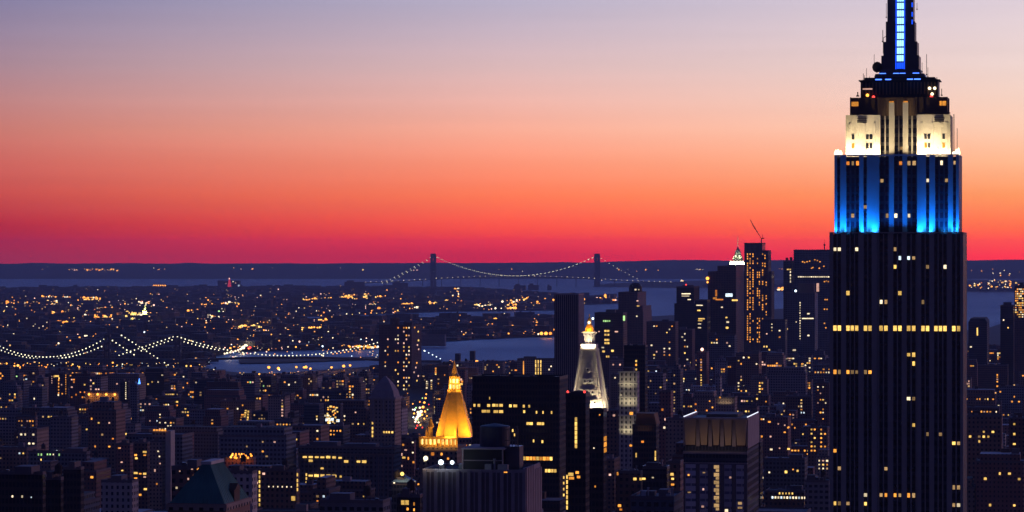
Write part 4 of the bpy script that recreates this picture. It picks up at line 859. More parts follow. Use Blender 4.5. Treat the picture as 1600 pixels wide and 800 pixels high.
q = B_('lit_building', 'mauve block with red and amber lit shop signs beside gilded pyramid', 'building', 706, 729, 579, 4300, 30, keep=620, side=3)
q.walls('red_brick'); q.roof('tar'); q.wins([(717, 593, 'P', 10, 3.2), (716, 600, 'Y', 14, 3), (715, 606, 'O', 12, 2), (722, 596, 'O', 3, 3)])
for a_, c_, lb in ((711, 720, 'stubby dark chimney tower by the river, narrower of two'), (734, 743, 'stubby dark chimney tower by the river, taller of two')):
    q = simple('chimney_tower', lb, 'tower', a_, c_, 553 if a_ < 720 else 549, 6800, 14, 'dark_tower', side=2, keep=566)
# right margin
q = B_('apartment_tower', 'tower with dense grid of amber windows at the far right margin', 'apartment tower', 1585, 1612, 447, 5600, 34, keep=520, side=4)
q.walls('red_brick'); q.roof('tar', extra=((.4, .5, 6, 6, 6),)); q.scatter(60, 1586, 1603, 450, 498, 'AAYW', 1.8, 2.2, (2.6, 3.6))
q = simple('office_tower', 'dark tower with stepped top before the bay near the right margin', 'office building', 1563, 1585, 478, 5500, 30, 'dark_tower', keep=520, side=3, extra=((.5, .5, 14, 14, 6),))
q.wins([(1568, 500, 'W', 2, 2), (1575, 512, 'Y', 2, 2)])
q = B_('curved_top_tower', 'squat tower with lit slit window just beyond the skyscraper', 'office building', 1513, 1546, 503, 5300, 40, keep=530, side=5)
q.walls('slate_glass'); b = MB(); b.loft([(-q.w / 2, q.yf), (q.w / 2, q.yf), (q.w / 2, q.depth / 2), (-q.w / 2, q.depth / 2)], q.h, [(-q.w / 2 + 4, q.yf + 2), (q.w / 2 - 4, q.yf + 2), (q.w / 2 - 4, q.depth / 2 - 2), (-q.w / 2 + 4, q.depth / 2 - 2)], q.h + 6); b.build('roof', MAT['tar'], q.root)
q.wins([(1527, 518, 'Y', 2, 12), (1517, 542, 'W', 3, 2)])
# ------------------------------------------------------------------ bridges with their necklaces of lamps
def lamp_mesh(r, k): 
    b = MB(); b.ball((0, 0, 0), r, 0, 6, 4); return b.mesh('light', GLOW[k])
def bridge(name, label, d, ydeck, towers, ytop, cables, base_z=0, tw=10, td=14, leg=3, rl=1.2, step=9, deck=None, offs=(0, 0), deckl=None, split=True, kk='N', mat='bridge', extra=()):
    """towers: pixel columns; cables: lists of pixel points; everything stands at distance d"""
    X0 = (towers[0] - 800) * d / F if towers else 0
    root = empty(name, (0, d, 0)); tag(root, label, 'bridge')
    m = MAT[mat]; lx = lambda px: (px - 800) * d / F
    for px in towers:
        b = MB(); x = lx(px); zt = zat(ytop, d); zb = zat(ydeck(px), d)
        for sx in (-1, 1):
            for sy_ in (-1, 1):
                b.box(x + sx * tw / 2 - leg / 2, x + sx * tw / 2 + leg / 2, sy_ * td - leg / 2, sy_ * td + leg / 2, base_z, zt)
        for f in (.35, .66, .985):
            z = zb + (zt - zb) * f; 
            for sy_ in (-1, 1): b.box(x - tw / 2 + leg / 2, x + tw / 2 - leg / 2, sy_ * td - leg / 2.2, sy_ * td + leg / 2.2, z - leg * .8, z + leg * .8)
            for sx in (-1, 1): b.box(x + sx * tw / 2 - leg / 2.2, x + sx * tw / 2 + leg / 2.2, -td + leg / 2, td - leg / 2, z - leg * .8, z + leg * .8)
        b.box(x - tw / 2 - leg, x + tw / 2 + leg, -td - leg, td + leg, -1, 4 + base_z)
        b.build('tower', m, root)
    n = len(deck) - 1; b = MB()
    for (a, c) in zip(deck, deck[1:]):
        xa, xb = lx(a), lx(c); za, zc = zat(ydeck(a), d), zat(ydeck(c), d); t = 7 if d > 20000 else 5
        b.face([(xa, -td, za - t), (xb, -td, zc - t), (xb, -td, zc), (xa, -td, za)]); b.face([(xa, -td, za), (xb, -td, zc), (xb, td, zc), (xa, td, za)])
        b.face([(xb, td, zc - t), (xa, td, za - t), (xa, td, za), (xb, td, zc)]); b.face([(xa, td, za - t), (xb, td, zc - t), (xb, -td, zc - t), (xa, -td, za - t)])
        if int(a) % 30 < 10 and not any(abs(a - t_) < 12 for t_ in towers) and split: b.box(xa - 2, xa + 2, -td * .6, td * .6, 0, za - t)
    b.build('deck', m, root)
    lights = []
    for ci, cable in enumerate(cables):
        f, p0, p1, yo, ko = cable
        b = MB(); k = max(8, int(abs(p1 - p0) / 6)); pts = []
        for i in range(k + 1):
            px = p0 + (p1 - p0) * i / k; pts.append((lx(px), yo, zat(f(px), d)))
        for p, q_ in zip(pts, pts[1:]): b.bar(p, q_, .45 if d < 10000 else .8, 4)
        for i in range(0, k + 1, 2 if d < 10000 else 1):
            p = pts[i]; zd = zat(ydeck(p0 + (p1 - p0) * i / k), d)
            if p[2] - zd > 4: b.bar(p, (p[0], p[1], zd), .12 if d < 10000 else .35, 3)
        b.build('cable', m, root)
        px = p0; sgn = 1 if p1 > p0 else -1
        while (px - p1) * sgn < 0: lights.append((lx(px), yo, zat(f(px), d) + rl * .8, ko)); px += sgn * step
    if deckl:
        px = deckl[0]
        while px < deckl[1]: lights.append((lx(px), -td, zat(ydeck(px), d) + rl * 1.5, deckl[3])); px += deckl[2]
    lights += [(lx(a), -td - 1, zat(c, d), k) for a, c, k in extra]
    me = {k: lamp_mesh(rl, k) for k in {l[3] for l in lights}}
    rr = random.Random(3); rr.shuffle(lights)
    for l in lights[:100]:
        o = bpy.data.objects.new('light', me[l[3]]); C.objects.link(o); o.parent = root; o.location = l[:3]; s_ = rr.uniform(.75, 1.15); o.scale = (s_, s_, s_)
    if len(lights) > 100:
        b = MB()
        for l in lights[100:]: b.ball(l[:3], rl * rr.uniform(.75, 1.15), {'N': 0, 'A': 1, 'W': 2, 'C': 3}.get(l[3], 0), 6, 4)
        tag(b.build('light', [GLOW['N'], GLOW['A'], GLOW['W'], GLOW['C']], root), kind='stuff')
    return root
par = lambda xm, ym, k: (lambda px: ym - k * (px - xm) ** 2)
linf = lambda a, c: (lambda px: a[1] + (c[1] - a[1]) * (px - a[0]) / (c[0] - a[0]))
# far suspension bridge across the narrows
vd = lambda px: 431.7 + (.000255 * (px - 805) ** 2 if 640 < px < 960 else (.000255 * 165 ** 2 * .98 + (abs(px - 805) - 165) * .040 if px < 700 else .000255 * 155 ** 2 + (px - 960) * .040))
ks = (431.4 - 399.6) / 128 ** 2
mainc = par(805, 431.4, ks)
bridge('suspension_bridge', 'long suspension bridge with lamp strung cables silhouetted under red horizon', 26500, vd, [677, 933], 398.8,
       [(mainc, 677, 933, -60, 'N'), (mainc, 679, 935, 60, 'N'), (lambda px: 442.5 - (px - 598) / 79 * 42.5 + 7 * ((px - 598) / 79) * (1 - (px - 598) / 79), 598, 677, -60, 'N'), (lambda px: 442.5 - (px - 605) / 74 * 42.5 + 7 * ((px - 605) / 74) * (1 - (px - 605) / 74), 605, 677, 60, 'N'),
        (lambda px: 400 + (px - 933) / 65 * 37 + 7 * ((px - 933) / 65) * (1 - (px - 933) / 65), 933, 998, -60, 'N')],
       tw=26, td=60, leg=21, rl=2.9, step=6.2, deck=[540 + 10 * i for i in range(53)], deckl=(546, 1050, 8.5, 'W'), extra=[(930, 440.5, 'A'), (936, 440.5, 'A'), (940, 437.5, 'W')])
# nearer river bridges
ad = lambda px: 560 + (abs(px - 70) * .004)
ca = par(72, 558.5, (558.5 - 527) / 97 ** 2); ca2 = par(72, 562, (562 - 537) / 97 ** 2)
bridge('river_bridge', 'lamp strung suspension bridge over the rooftops, dipping lowest near its midspan', 6700, ad, [-27, 168], 524,
       [(ca, -27, 168, -10, 'N'), (ca2, -27, 168, 10, 'N'), (linf((171, 529), (212, 556)), 171, 214, -10, 'N'), (linf((189, 525), (263, 572)), 189, 264, 10, 'N')],
       tw=9, td=10, leg=3.2, rl=1.35, step=5.6, deck=[-80 + 10 * i for i in range(36)], split=False)
bd = lambda px: 563 - 6 * max(0, 1 - ((px - 449) / 180) ** 2)
cb = lambda px: 556.3 - (556.3 - 526) * (abs(px - 449) / 172) ** 2.0; cb2 = lambda px: 558.5 - (558.5 - 532) * (abs(px - 449) / 172) ** 2.0
bridge('river_bridge', 'suspension bridge with double strings of pale lamps spanning the blue river', 7250, bd, [278, 621], 523,
       [(cb, 278, 621, -10, 'N'), (cb2, 281, 345, 10, 'N'), (cb2, 520, 590, 10, 'A'), (linf((271, 527), (186, 556)), 271, 184, -10, 'N'), (linf((268, 532), (215, 551)), 268, 215, 10, 'N'), (linf((664, 549), (692, 563)), 664, 692, -10, 'C'), (linf((621, 527), (664, 549)), 621, 664, -10, 'N')],
       tw=10, td=10, leg=3.6, rl=1.4, step=6.0, deck=[180 + 10 * i for i in range(52)], split=False)

# ------------------------------------------------------------------ dock cranes and shoreline objects
def crane(px, d, ytop, label):
    t = empty('dock_crane', ((px - 800) * d / F, d, 3)); tag(t, label, 'crane', None)
    h = zat(ytop, d) - 3; b = MB()
    for dx in (-7, 7):
        for dy in (-7, 7): b.bar((dx, dy, 0), (dx * .8, dy, h * .55), 2.0, 4)
    b.box(-9, 9, -8, 8, h * .5, h * .56); b.build('portal_frame', MAT['bridge'], t)
    b = MB(); b.bar((0, 0, h * .5), (-2, 0, h * .8), 2.2); b.bar((-2, 0, h * .55), (12, 0, h), 2.4); b.bar((-2, 0, h * .8), (12, 0, h), .6); b.build('boom', MAT['bridge'], t)
for px, yb, ytop, lb in ((700, 509, 488, 'raised dock crane at the basin, first of the pair nearest the apartment tower'), (711, 509, 486, 'raised dock crane at the basin, taller of the pair nearest the apartment tower'), (813, 500, 481, 'raised dock crane close to the monolith, taller of two'), (826, 500, 485, 'raised dock crane close to the monolith, shorter of two'), (752, 513, 496, 'small raised dock crane alone between the two pairs')):
    crane(px, gd(yb), ytop, lb)
# pier with orange floodlights in the bay
pd = gd(468); 
def lampset(name, label, cat, pts, d, k, r, pole=None):
    for px, py in pts: yield px, py
q = simple('ferry_terminal', 'low pier building blazing with orange floodlights in the bay', 'building', 908, 962, 466.5, gd(471.5), 40, 'brown_brick', side=1)
b = MB(); b.box(q.x(942), q.x(952), -20, 20, q.h, q.z(460)); b.build('hall', MAT['tan_brick'], q.root)
for px_, py2, k_, s_ in ((913, 467.5, 'A', 1.1), (917, 468, 'Y', 1), (921, 468, 'A', 1), (925, 467, 'Y', 1), (933, 465.5, 'P', 1), (938, 466, 'A', 1.2), (946, 462, 'A', 1.9), (947, 465, 'A', 1.6), (943, 468, 'O', 1.5), (951, 467.5, 'A', 1.5), (954.5, 468, 'W', 1.7), (953, 470.5, 'O', 1.4), (959, 469, 'O', 1.2), (962, 468.5, 'P', .9), (930, 469, 'A', .8)):
    b = MB(); b.ball((0, 0, 0), 5.2 * s_, 0, 8, 6); b.build('floodlight_lamp', GLOW[k_], q.root, (q.x(px_), q.yf - 2, q.z(py2)))
# red lit tower beside dark housing slabs on the far shore, green lit steeple, lit stadium strip
q = simple('housing_slab', 'dark housing slab on the far shore around a red lit tower', 'apartment block', 340, 376, 438.5, 25000, 60, 'dark_tower', side=2)
q.wins([(364, 440, 'W', 2, 1.5), (368, 442, 'P', 2, 1.5), (373, 446, 'C', 3, 2.4), (353, 443, 'P', 2, 1.4)])
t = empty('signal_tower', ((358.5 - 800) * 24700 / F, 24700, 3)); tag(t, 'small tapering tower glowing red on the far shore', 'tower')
b = MB(); k_ = 24700 / F; b.lathe([(3 * k_, 0), (2.4 * k_, zat(444, 24700)), (1.2 * k_, zat(438, 24700)), (.4 * k_, zat(434.5, 24700))], 8); b.build('shaft', emit('red_wash_emission', (1, .06, .09), .8), t)  # red lighting of the shaft put into its surface as emission, no lamp
b = MB(); b.ball((0, 0, 0), 1.0 * k_, 0, 8, 6); b.build('beacon', GLOW['P'], t, (0, -2.5 * k_, zat(436, 24700)))
t = empty('church_steeple', ((226.5 - 800) * 12500 / F, 12500, 3)); tag(t, 'small steeple glowing green yellow among the amber street lights', 'steeple')
b = MB(); k_ = 12500 / F; b.loft([(-4 * k_, -4 * k_), (4 * k_, -4 * k_), (4 * k_, 4 * k_), (-4 * k_, 4 * k_)], 0, [(-3.4 * k_, -3.4 * k_), (3.4 * k_, -3.4 * k_), (3.4 * k_, 3.4 * k_), (-3.4 * k_, 3.4 * k_)], zat(487, 12500)); b.lathe([(2.2 * k_, zat(487, 12500)), (1.2 * k_, zat(481, 12500)), (.2 * k_, zat(473, 12500))], 8); b.build('spire', MAT['white_stone'], t)
area(t, (0, -9 * k_, zat(491, 12500)), (0, 0, zat(482, 12500)), 60000, (.9, 1, .25), 10, 4, 150)
for i in range(5):
    b = MB(); b.ball((0, 0, 0), 2.6, 0, 8, 6); b.build('floodlight_lamp', GLOW['Y'], t, ((i - 4.6) * 5.2 * k_ , -5 * k_, zat(490 + (i % 2) * 2, 12500)))
def row_building(name, label, px0, px1, ytop, d, n, k, mat='tan_brick', r=1.0, y=None, cat='building', side=1):
    q = simple(name, label, cat, px0, px1, ytop, d, 20, mat, side=side, edge='concrete')
    for i in range(n):
        b = MB(); b.ball((0, 0, 0), r * d / F * .75, 0, 8, 6); b.build('wall_lamp', GLOW[k], q.root, (q.x(px0 + (px1 - px0) * (i + .5) / n), q.yf - r * d / F * .6, q.z(y or ytop + 3)))
    return q
row_building('waterfront_hall', 'long low hall with amber floodlight strip at the far shoreline', 239, 260, 444.5, 25600, 6, 'A', r=1.5, y=446)
row_building('dock_shed', 'long dock shed lined with orange lamps at the basin edge', 728, 786, 513.5, gd(521), 17, 'O', 'brown_brick', 1.0, 516)
q = row_building('brick_hall', 'brick hall with four big orange lamps washing its front', 133, 186, 612, 4400, 4, 'A', 'tan_brick', 2.6, 616)
for i in range(4):
    area(q.root, (q.x(142 + 12 * i), q.yf - 5, q.z(615)), (q.x(142 + 12 * i), q.yf, q.z(626)), 900, (1, .40, .06), 3, 2, 170)
HERO.append((130, 188, 610, 633, 4400))
q = simple('warehouse', 'long pale roofed warehouse with lit entrance by the river basin', 'warehouse', 655, 697, 523, 8900, 60, 'blue_grey', roof='pale_roof', side=2)
q = simple('warehouse', 'broad pale warehouse on the point across the basin', 'warehouse', 741, 762, 467, gd(476), 60, 'tan_brick', side=1); q.wins([(747, 474.5, 'W', 11, 2.4)])
q = simple('parking_deck', 'flat roof deck crowded with orange lamps behind green mansard roof', 'building', 352, 400, 716, 2300, 34, 'red_brick', keep=728, side=4)
for i, (px_, py2) in enumerate(((357, 709), (362, 709), (367, 709), (371, 709), (375, 710), (385, 709), (361, 715), (366, 714), (373, 715), (378, 715), (383, 716), (391, 715), (364, 721), (371, 722), (375, 724), (379, 720), (386, 722), (392, 723))):
    b = MB(); b.bar((0, 0, -3), (0, 0, 0), .1, 4, 1); b.ball((0, 0, 0), .62 if py2 < 713 else .85, 0, 8, 6); b.build('deck_lamp', [GLOW['O' if i % 3 else 'A'], MAT['black']], q.root, (q.x(px_), -q.depth * .3 + (716 - py2) * 1.6 * .9, q.h + 2.5 - (py2 - 709) * .10))
area(q.root, (0, -q.depth / 2 - 3, q.h + 1), (0, -q.depth / 2, q.h - 6), 350, COL['O'], 18, 1, 160)
q = simple('construction_block', 'unfinished block ablaze with white and amber work lights', 'building', 506, 536, 631, 3500, 24, 'ribbed', keep=664, side=4)
r_ = random.Random(4)
for i in range(34): q.win(508 + 20 * r_.random(), 634 + 28 * r_.random(), r_.choice('YAWYY'), r_.uniform(1.5, 4), r_.uniform(1.5, 3))
for px_, py2 in ((511, 656), (519, 655), (514, 660), (528, 657)): q.win(px_, py2, 'C', 5, 4)
q = simple('construction_block', 'small scaffolded block wrapped in diagonal amber stair lights', 'building', 374, 393, 641, 3600, 20, 'brown_brick', keep=664, side=3)
for i in range(5):
    q.win(388 - i * .4, 643 + i * 4.6, 'Y', 2.6, 3); q.win(379 - i * .7, 648 + i * 3.9, 'A', 4.5, 1.8); q.win(384 - i * .5, 641.5 + i * 3.4, 'Y', 3, 2)
# radio mast far left
t = empty('radio_mast', ((48.5 - 800) * 34000 / F, 34000, 3)); tag(t, 'thin radio mast with red lights on the far hill line', 'mast')
b = MB(); b.bar((0, 0, 100), (0, 0, zat(400, 34000)), 2.2, 4); b.build('lattice_pole', MAT['bridge'], t)
for y_ in (401, 407): b = MB(); b.ball((0, 0, 0), 4.2, 0, 8, 6); b.build('beacon', GLOW['R'], t, (0, -8, zat(y_, 34000)))
# steam plume from a chimney
m = newmat('steam'); o = N('ShaderNodeOutputMaterial'); v = N('ShaderNodeVolumePrincipled'); L(v.outputs[0], o.inputs['Volume']); v.inputs['Color'].default_value = (.95, .93, .97, 1); v.inputs['Density'].default_value = .45; nt = None
b = MB()
for x_, z_, r_ in ((0, 0, 2.2), (.6, 3, 3.0), (-.8, 6.2, 3.4), (1.4, 8.6, 2.6), (-.4, 11, 2.2), (2.8, 4.6, 2.2)): b.ball((x_, 0, z_), r_, 0, 14, 10, 1.15)
tag(b.build('steam', m, None, P(1218, 646, 3600)), kind='stuff')

# ------------------------------------------------------------------ recognisable mid-distance blocks, read off the photograph
TBL = [
 ('stepped_tower', 'slender tower with amber topped cap and white flank wall', 'tower', 234, 258, 690, 2700, 18, 'tan_brick', 800, 5),
 ('brick_tower', 'dark brick tower with wide amber windows beside white flank tower', 'apartment tower', 207, 234, 692, 2650, 20, 'brown_brick', 800, 4),
 ('brick_block', 'reddish bare sided block next to dark tower of amber windows', 'apartment block', 181, 208, 694, 2600, 20, 'red_brick', 770, 5),
 ('setback_building', 'bluish stepped building with pale vertical stone ribs at bottom', 'building', 158, 216, 752, 1900, 30, 'pale_stone', 800, 10),
 ('dark_tower', 'near black windowless tower with brown edge in the bottom corner', 'tower', 70, 99, 748, 1500, 20, 'dark_tower', 800, 4),
 ('dark_tower', 'near black tower standing taller beside the brown edged one', 'tower', 99, 131, 732, 1560, 24, 'dark_tower', 800, 5),
 ('dark_block', 'broad black block with three white windows at bottom corner', 'building', -20, 70, 739, 1450, 30, 'dark_tower', 800, 4),
 ('long_building', 'long low building with a row of greenish lit windows', 'building', 44, 140, 706, 2700, 26, 'blue_grey', 735, 6),
 ('apartment_tower', 'tall apartment block with lit stair column and bright top window', 'apartment tower', 76, 106, 583, 4500, 24, 'red_brick', 632, 4),
 ('apartment_tower', 'bluish blank tower with tiny blue spire lamp', 'apartment tower', 203, 217, 600, 4300, 18, 'blue_grey', 640, 3),
 ('apartment_tower', 'dark tower with white dotted stair column beside the brick hall', 'apartment tower', 188, 203, 596, 4350, 18, 'dark_tower', 640, 3),
 ('brick_block', 'wide dark block with two dotted columns of lit windows before office block', 'building', 403, 468, 735, 2000, 30, 'brown_brick', 800, 5),
 ('stone_building', 'mauve gabled stone block behind the green mansard roof', 'building', 356, 402, 738, 1700, 24, 'pale_stone', 800, 8),
 ('brick_block', 'dark block with clustered warm windows left behind green mansard roof', 'apartment block', 268, 318, 731, 1300, 20, 'brown_brick', 800, 4),
 ('low_building', 'low roofs with parapets and vents at bottom beside office block', 'building', 500, 610, 783, 1500, 26, 'concrete_w', 800, 12),
 ('cone_roof_building', 'bluish pyramid roofed pavilion with bright lamp beneath campanile', 'building', 612, 650, 756, 1700, 18, 'slate_glass', 800, 6),
 ('brick_block', 'brick block with two bright yellow windows at the foot of ribbed building', 'building', 620, 660, 775, 1400, 18, 'dark_tower', 800, 4),
 ('brick_tower', 'slim purple tower between campanile and gilded pyramid with small lit windows', 'apartment tower', 626, 650, 690, 2750, 16, 'red_brick', 745, 3),
 ('apartment_slab', 'dark apartment slab with sprinkled amber windows below the steam plume', 'apartment block', 1187, 1236, 652, 3300, 24, 'red_brick', 705, 5),
 ('apartment_slab', 'apartment slab with columns of paired amber windows beside skyscraper', 'apartment block', 1262, 1297, 668, 3200, 24, 'brown_brick', 712, 4),
 ('long_building', 'low wide hall with a row of white lights at its foot', 'building', 1196, 1262, 768, 2200, 26, 'brown_brick', 800, 6),
 ('pale_building', 'grey building with curved pale roof beside skyscraper base', 'building', 1258, 1300, 752, 2100, 30, 'grey_block', 800, 5),
 ('long_building', 'low wide building with blue grey roof terraces above the white light row', 'building', 1194, 1262, 717, 2700, 30, 'blue_grey', 760, 5),
 ('brick_tower', 'mauve edged tower right behind the finned tower', 'apartment tower', 1180, 1192, 690, 2100, 20, 'dark_tower', 800, 4),
 ('brick_building', 'purple stone block left of the finned tower roof', 'building', 1040, 1072, 655, 2500, 24, 'tan_brick', 712, 4),
 ('apartment_tower', 'mauve tower with red aircraft lamp and column of pink windows', 'apartment tower', 1088, 1108, 550, 4800, 20, 'red_brick', 605, 4),
 ('grey_building', 'blue grey gable end with bright vertical edge in front of downtown', 'building', 1118, 1128, 588, 3900, 18, 'pale_stone', 620, 3),
 ('low_building', 'low sandy building with a warm lit roofline above the finned tower', 'building', 1118, 1152, 621, 3500, 20, 'tan_brick', 640, 4),
]
MAT['concrete_w'] = MAT['grey_block']
BYL = {}
for (nm, lb, ct, a_, c_, yt_, d_, dp, mt, kp, sd_) in TBL:
    BYL[lb] = simple(nm, lb, ct, a_, c_, yt_, d_, dp, mt, keep=kp, side=sd_, extra=((rng.uniform(.2, .8), .5, (c_ - a_) * d_ / F * .3, dp * .4, 3.5),), tank=(rng.uniform(.2, .8), .4) if rng.random() < .4 and c_ - a_ > 20 else None, roof=rng.choice(['tar', 'gravel', 'tar']))
g_ = lambda s_: next(v for k, v in BYL.items() if s_ in k)
q = g_('amber topped cap'); b = MB(); b.box(q.x(236), q.x(257), q.yf + 3, q.depth / 2, q.h, q.z(674)); b.build('cap', MAT['blue_grey'], q.root); b = MB(); b.box(q.x(258), q.x(266), q.yf + 1, q.depth / 2 + 4, 0, q.z(673)); b.build('flank_wall', MAT['white_stone'], q.root)
for i in range(5): q.win(241 + i * 4.2, 672, 'A', 3.4, 2.6)
q.wins([(247, 705, 'W', 2.4, 2), (249, 713, 'W', 2, 2), (242, 735, 'P', 2.4, 4), (245, 756, 'A', 2.4, 2.6), (250, 724, 'P', 2, 2)])
g_('wide amber').wins([(226, 706, 'Y', 6, 3), (212, 711, 'A', 4, 3), (213, 716, 'Y', 4, 3), (226, 711, 'A', 4, 1.6), (212, 739, 'Y', 6, 3), (219, 740, 'A', 4, 2), (226, 740, 'Y', 5, 3), (212, 748, 'A', 5, 4), (227, 764, 'Y', 5, 3), (219, 773, 'A', 4, 3), (226, 745, 'P', 4, 2), (212, 769, 'P', 3.4, 3), (211, 778, 'P', 4, 3)])
g_('reddish bare').wins([(173 + 14, 700, 'P', 3, 2), (190, 722, 'P', 3, 2), (191, 735, 'Y', 3, 2), (186, 700, 'A', 3, 2)])
g_('three white windows').wins([(19, 775, 'W', 2.4, 3), (34, 775, 'W', 2.4, 3.4), (48, 776, 'C', 1.6, 2)])
g_('greenish lit').wins([(60, 710, 'G', 2, 3.4), (64.5, 710, 'G', 2, 3.4), (74, 710, 'G', 2, 3.4), (78, 710, 'G', 2, 3.4), (83, 710, 'W', 1.6, 3), (92, 710, 'G', 2, 3.4), (64, 718, 'Y', 1.6, 3)])
q = g_('lit stair column'); q.wins([(85, 588, 'Y', 2.4, 3), (89, 587.5, 'Y', 6, 2.4), (92, 591, 'Y', 1.6, 3)] + [(91.5, 594 + 5 * i, 'A', 1.6, 2.4) for i in range(5)] + [(96, 601, 'P', 2, 2), (97, 615, 'A', 2, 2), (91, 617, 'W', 2, 2.4)] + [(81, 588 + 3.4 * i, 'P', 1, 1.6) for i in range(4)] + [(102.5, 586 + 3.6 * i, 'A', 1.1, 1.6) for i in range(9)])
q = g_('blue spire'); b = MB(); b.lathe([(1.8, q.h), (1.2, q.h + 3), (.1, q.h + 8)], 8, q.x(216), 0); b.build('spire_light', GLOW['B'], q.root)
g_('white dotted stair').wins([(196.5, 598 + 3.1 * i, 'W', 1.3, 1.8) for i in range(9)])
q = g_('two dotted columns'); q.wins([(405.5, 738 + 7.2 * i, 'Y', 2, 4.6) for i in range(8)] + [(464.5, y_, 'Y', 2, 5) for y_ in (741, 750, 757, 764)] + [(420 + 7 * i, 760, 'W', 1.5, 2) for i in range(6)] + [(458, 778, 'Y', 6, 7), (412, 740, 'P', 4, 3), (427, 796, 'A', 4, 3), (433, 797, 'A', 3, 3)])
g_('clustered warm').wins([(300, 732, 'P', 3, 3), (309, 732, 'A', 3, 3), (303, 743, 'A', 3, 3), (311, 743, 'Y', 4, 4), (311, 748, 'A', 2, 3), (294, 748, 'P', 2.4, 3), (294, 756, 'W', 2.4, 3), (292, 761, 'A', 2.4, 3), (276, 762, 'W', 3, 3), (281, 736, 'P', 2, 2), (295, 771, 'A', 4, 4)])
q = g_('pavilion'); b = MB(); b.loft([(-q.w / 2 - .5, q.yf - .5), (q.w / 2 + .5, q.yf - .5), (q.w / 2 + .5, q.depth / 2 + .5), (-q.w / 2 - .5, q.depth / 2 + .5)], q.h + .95, [(-.4, -.4), (.4, -.4), (.4, .4), (-.4, .4)], q.h + 4.6); b.build('pyramid_roof', plain('blue_slate', (.12, .2, .3), .5), q.root)
b = MB(); b.ball((0, 0, 0), 1.05, 0, 10, 8); b.build('roof_lamp', GLOW['Y'], q.root, (q.x(629), q.yf - 1, q.z(740))); q.wins([(594 + 22, 754, 'W', 2.5, 2.5), (648, 752, 'W', 2, 2)])
pl = bpy.data.lights.new('lamp_light', 'POINT'); pl.energy = 1500; pl.color = COL['W']; pl.shadow_soft_size = 1; po = bpy.data.objects.new('lamp_light', pl); C.objects.link(po); po.parent = q.root; po.location = (q.x(629), q.yf - 2.5, q.z(739))
g_('two bright yellow').wins([(629.5, 785, 'Y', 5.5, 7), (636, 785, 'Y', 5.5, 7), (637, 795, 'A', 3, 4), (647, 787, 'A', 2, 5), (647, 796, 'A', 2, 4)])
g_('slim purple').wins([(630, 695, 'A', 3, 3), (645, 691, 'W', 2.4, 2), (645, 707, 'W', 2.4, 2), (631, 715, 'Y', 5, 3), (638, 716, 'A', 2, 4), (626.5 + 1.5, 710, 'P', 1.6, 4), (646, 722, 'A', 3, 3), (628, 728, 'P', 2, 3), (634, 703, 'P', 4, 2)])
g_('steam plume').wins([(1190, 655, 'A', 3, 2.4), (1202, 659, 'A', 4, 2.4), (1193, 651 + 4, 'W', 2, 2), (1226, 675, 'A', 3, 2), (1231, 668, 'A', 2.4, 2), (1236 - 4, 667, 'A', 2.4, 2), (1205, 702, 'W', 4, 2.6), (1218, 700, 'P', 2, 2), (1233 - 1, 701, 'Y', 4, 2.6), (1190, 682, 'A', 3, 3), (1204, 682, 'P', 2.6, 2.4), (1226, 664, 'P', 2, 2), (1188.5, 687, 'A', 2.4, 3), (1216, 662, 'P', 2, 2)])
q = g_('paired amber'); r_ = random.Random(8)
for i in range(6):
    for px_ in (1268, 1273, 1283, 1289):
        if r_.random() < .62: q.win(px_, 671 + i * 6.6, r_.choice('AAPY'), 2.6, 2.4)
g_('white lights at its foot').wins([(1207 + 4.6 * i, 777, 'W' if i % 3 else 'C', 2.6, 3.4) for i in range(12)] + [(1218 + 5 * i, 770.5, 'Y', 2, 3) for i in range(5)] + [(1209, 798, 'Y', 4, 4)])
g_('roof terraces').wins([(1202, 738, 'W', 2.4, 2.4), (1228, 737, 'Y', 4, 4), (1246, 735, 'Y', 3, 3), (1239, 733, 'A', 2, 2)])
g_('red aircraft').wins([(1095.5, 562 + 4 * i, 'P' if i % 2 else 'A', 2.4, 2.4) for i in range(5)] + [(1095.5, 586 + 4 * i, 'Y', 2, 2) for i in range(5)]); q = g_('red aircraft'); b = MB(); b.ball((0, 0, 0), 2.4, 0, 10, 8); b.build('beacon', GLOW['P'], q.root, (q.x(1097), q.yf, q.h + 4))
q = g_('warm lit roofline'); area(q.root, (0, q.yf - 3, q.h - 7), (0, q.yf, q.h - 2), 260, COL['W'], 14, 1, 160); q.wins([(1125, 621, 'A', 2.6, 2.4)])
# ------------------------------------------------------------------ the crowded city between the landmarks
def pip(x, y, poly):
    c = False; j = len(poly) - 1
    for i in range(len(poly)):
        (xi, yi), (xj, yj) = poly[i], poly[j]
        if (yi > y) != (yj > y) and x < (xj - xi) * (y - yi) / (yj - yi) + xi: c = not c
        j = i
    return c
FAR = [(-1500, 449.8), (0, 449.4), (150, 448.4), (320, 448.2), (480, 447.6), (640, 449.2), (720, 449.6), (790, 452.2), (850, 456.2), (885, 460.2), (925, 461.7), (960, 463.7), (964, 473.8), (900, 476.3), (867, 477.3), (867, 484.3), (760, 485.3), (690, 486.3), (640, 488.3), (560, 491.8), (460, 494.8), (380, 496), (380, 500), (460, 499.6), (560, 499.8), (660, 499.7), (760, 498.7), (867, 497.7), (867, 523.8), (800, 526.8), (740, 529.3), (690, 532.8), (648, 538.8), (600, 540.8), (560, 543.8), (470, 545.8), (400, 546.8), (360, 548.8), (335, 552.8), (322, 561.8), (318, 574), (-1500, 574)]
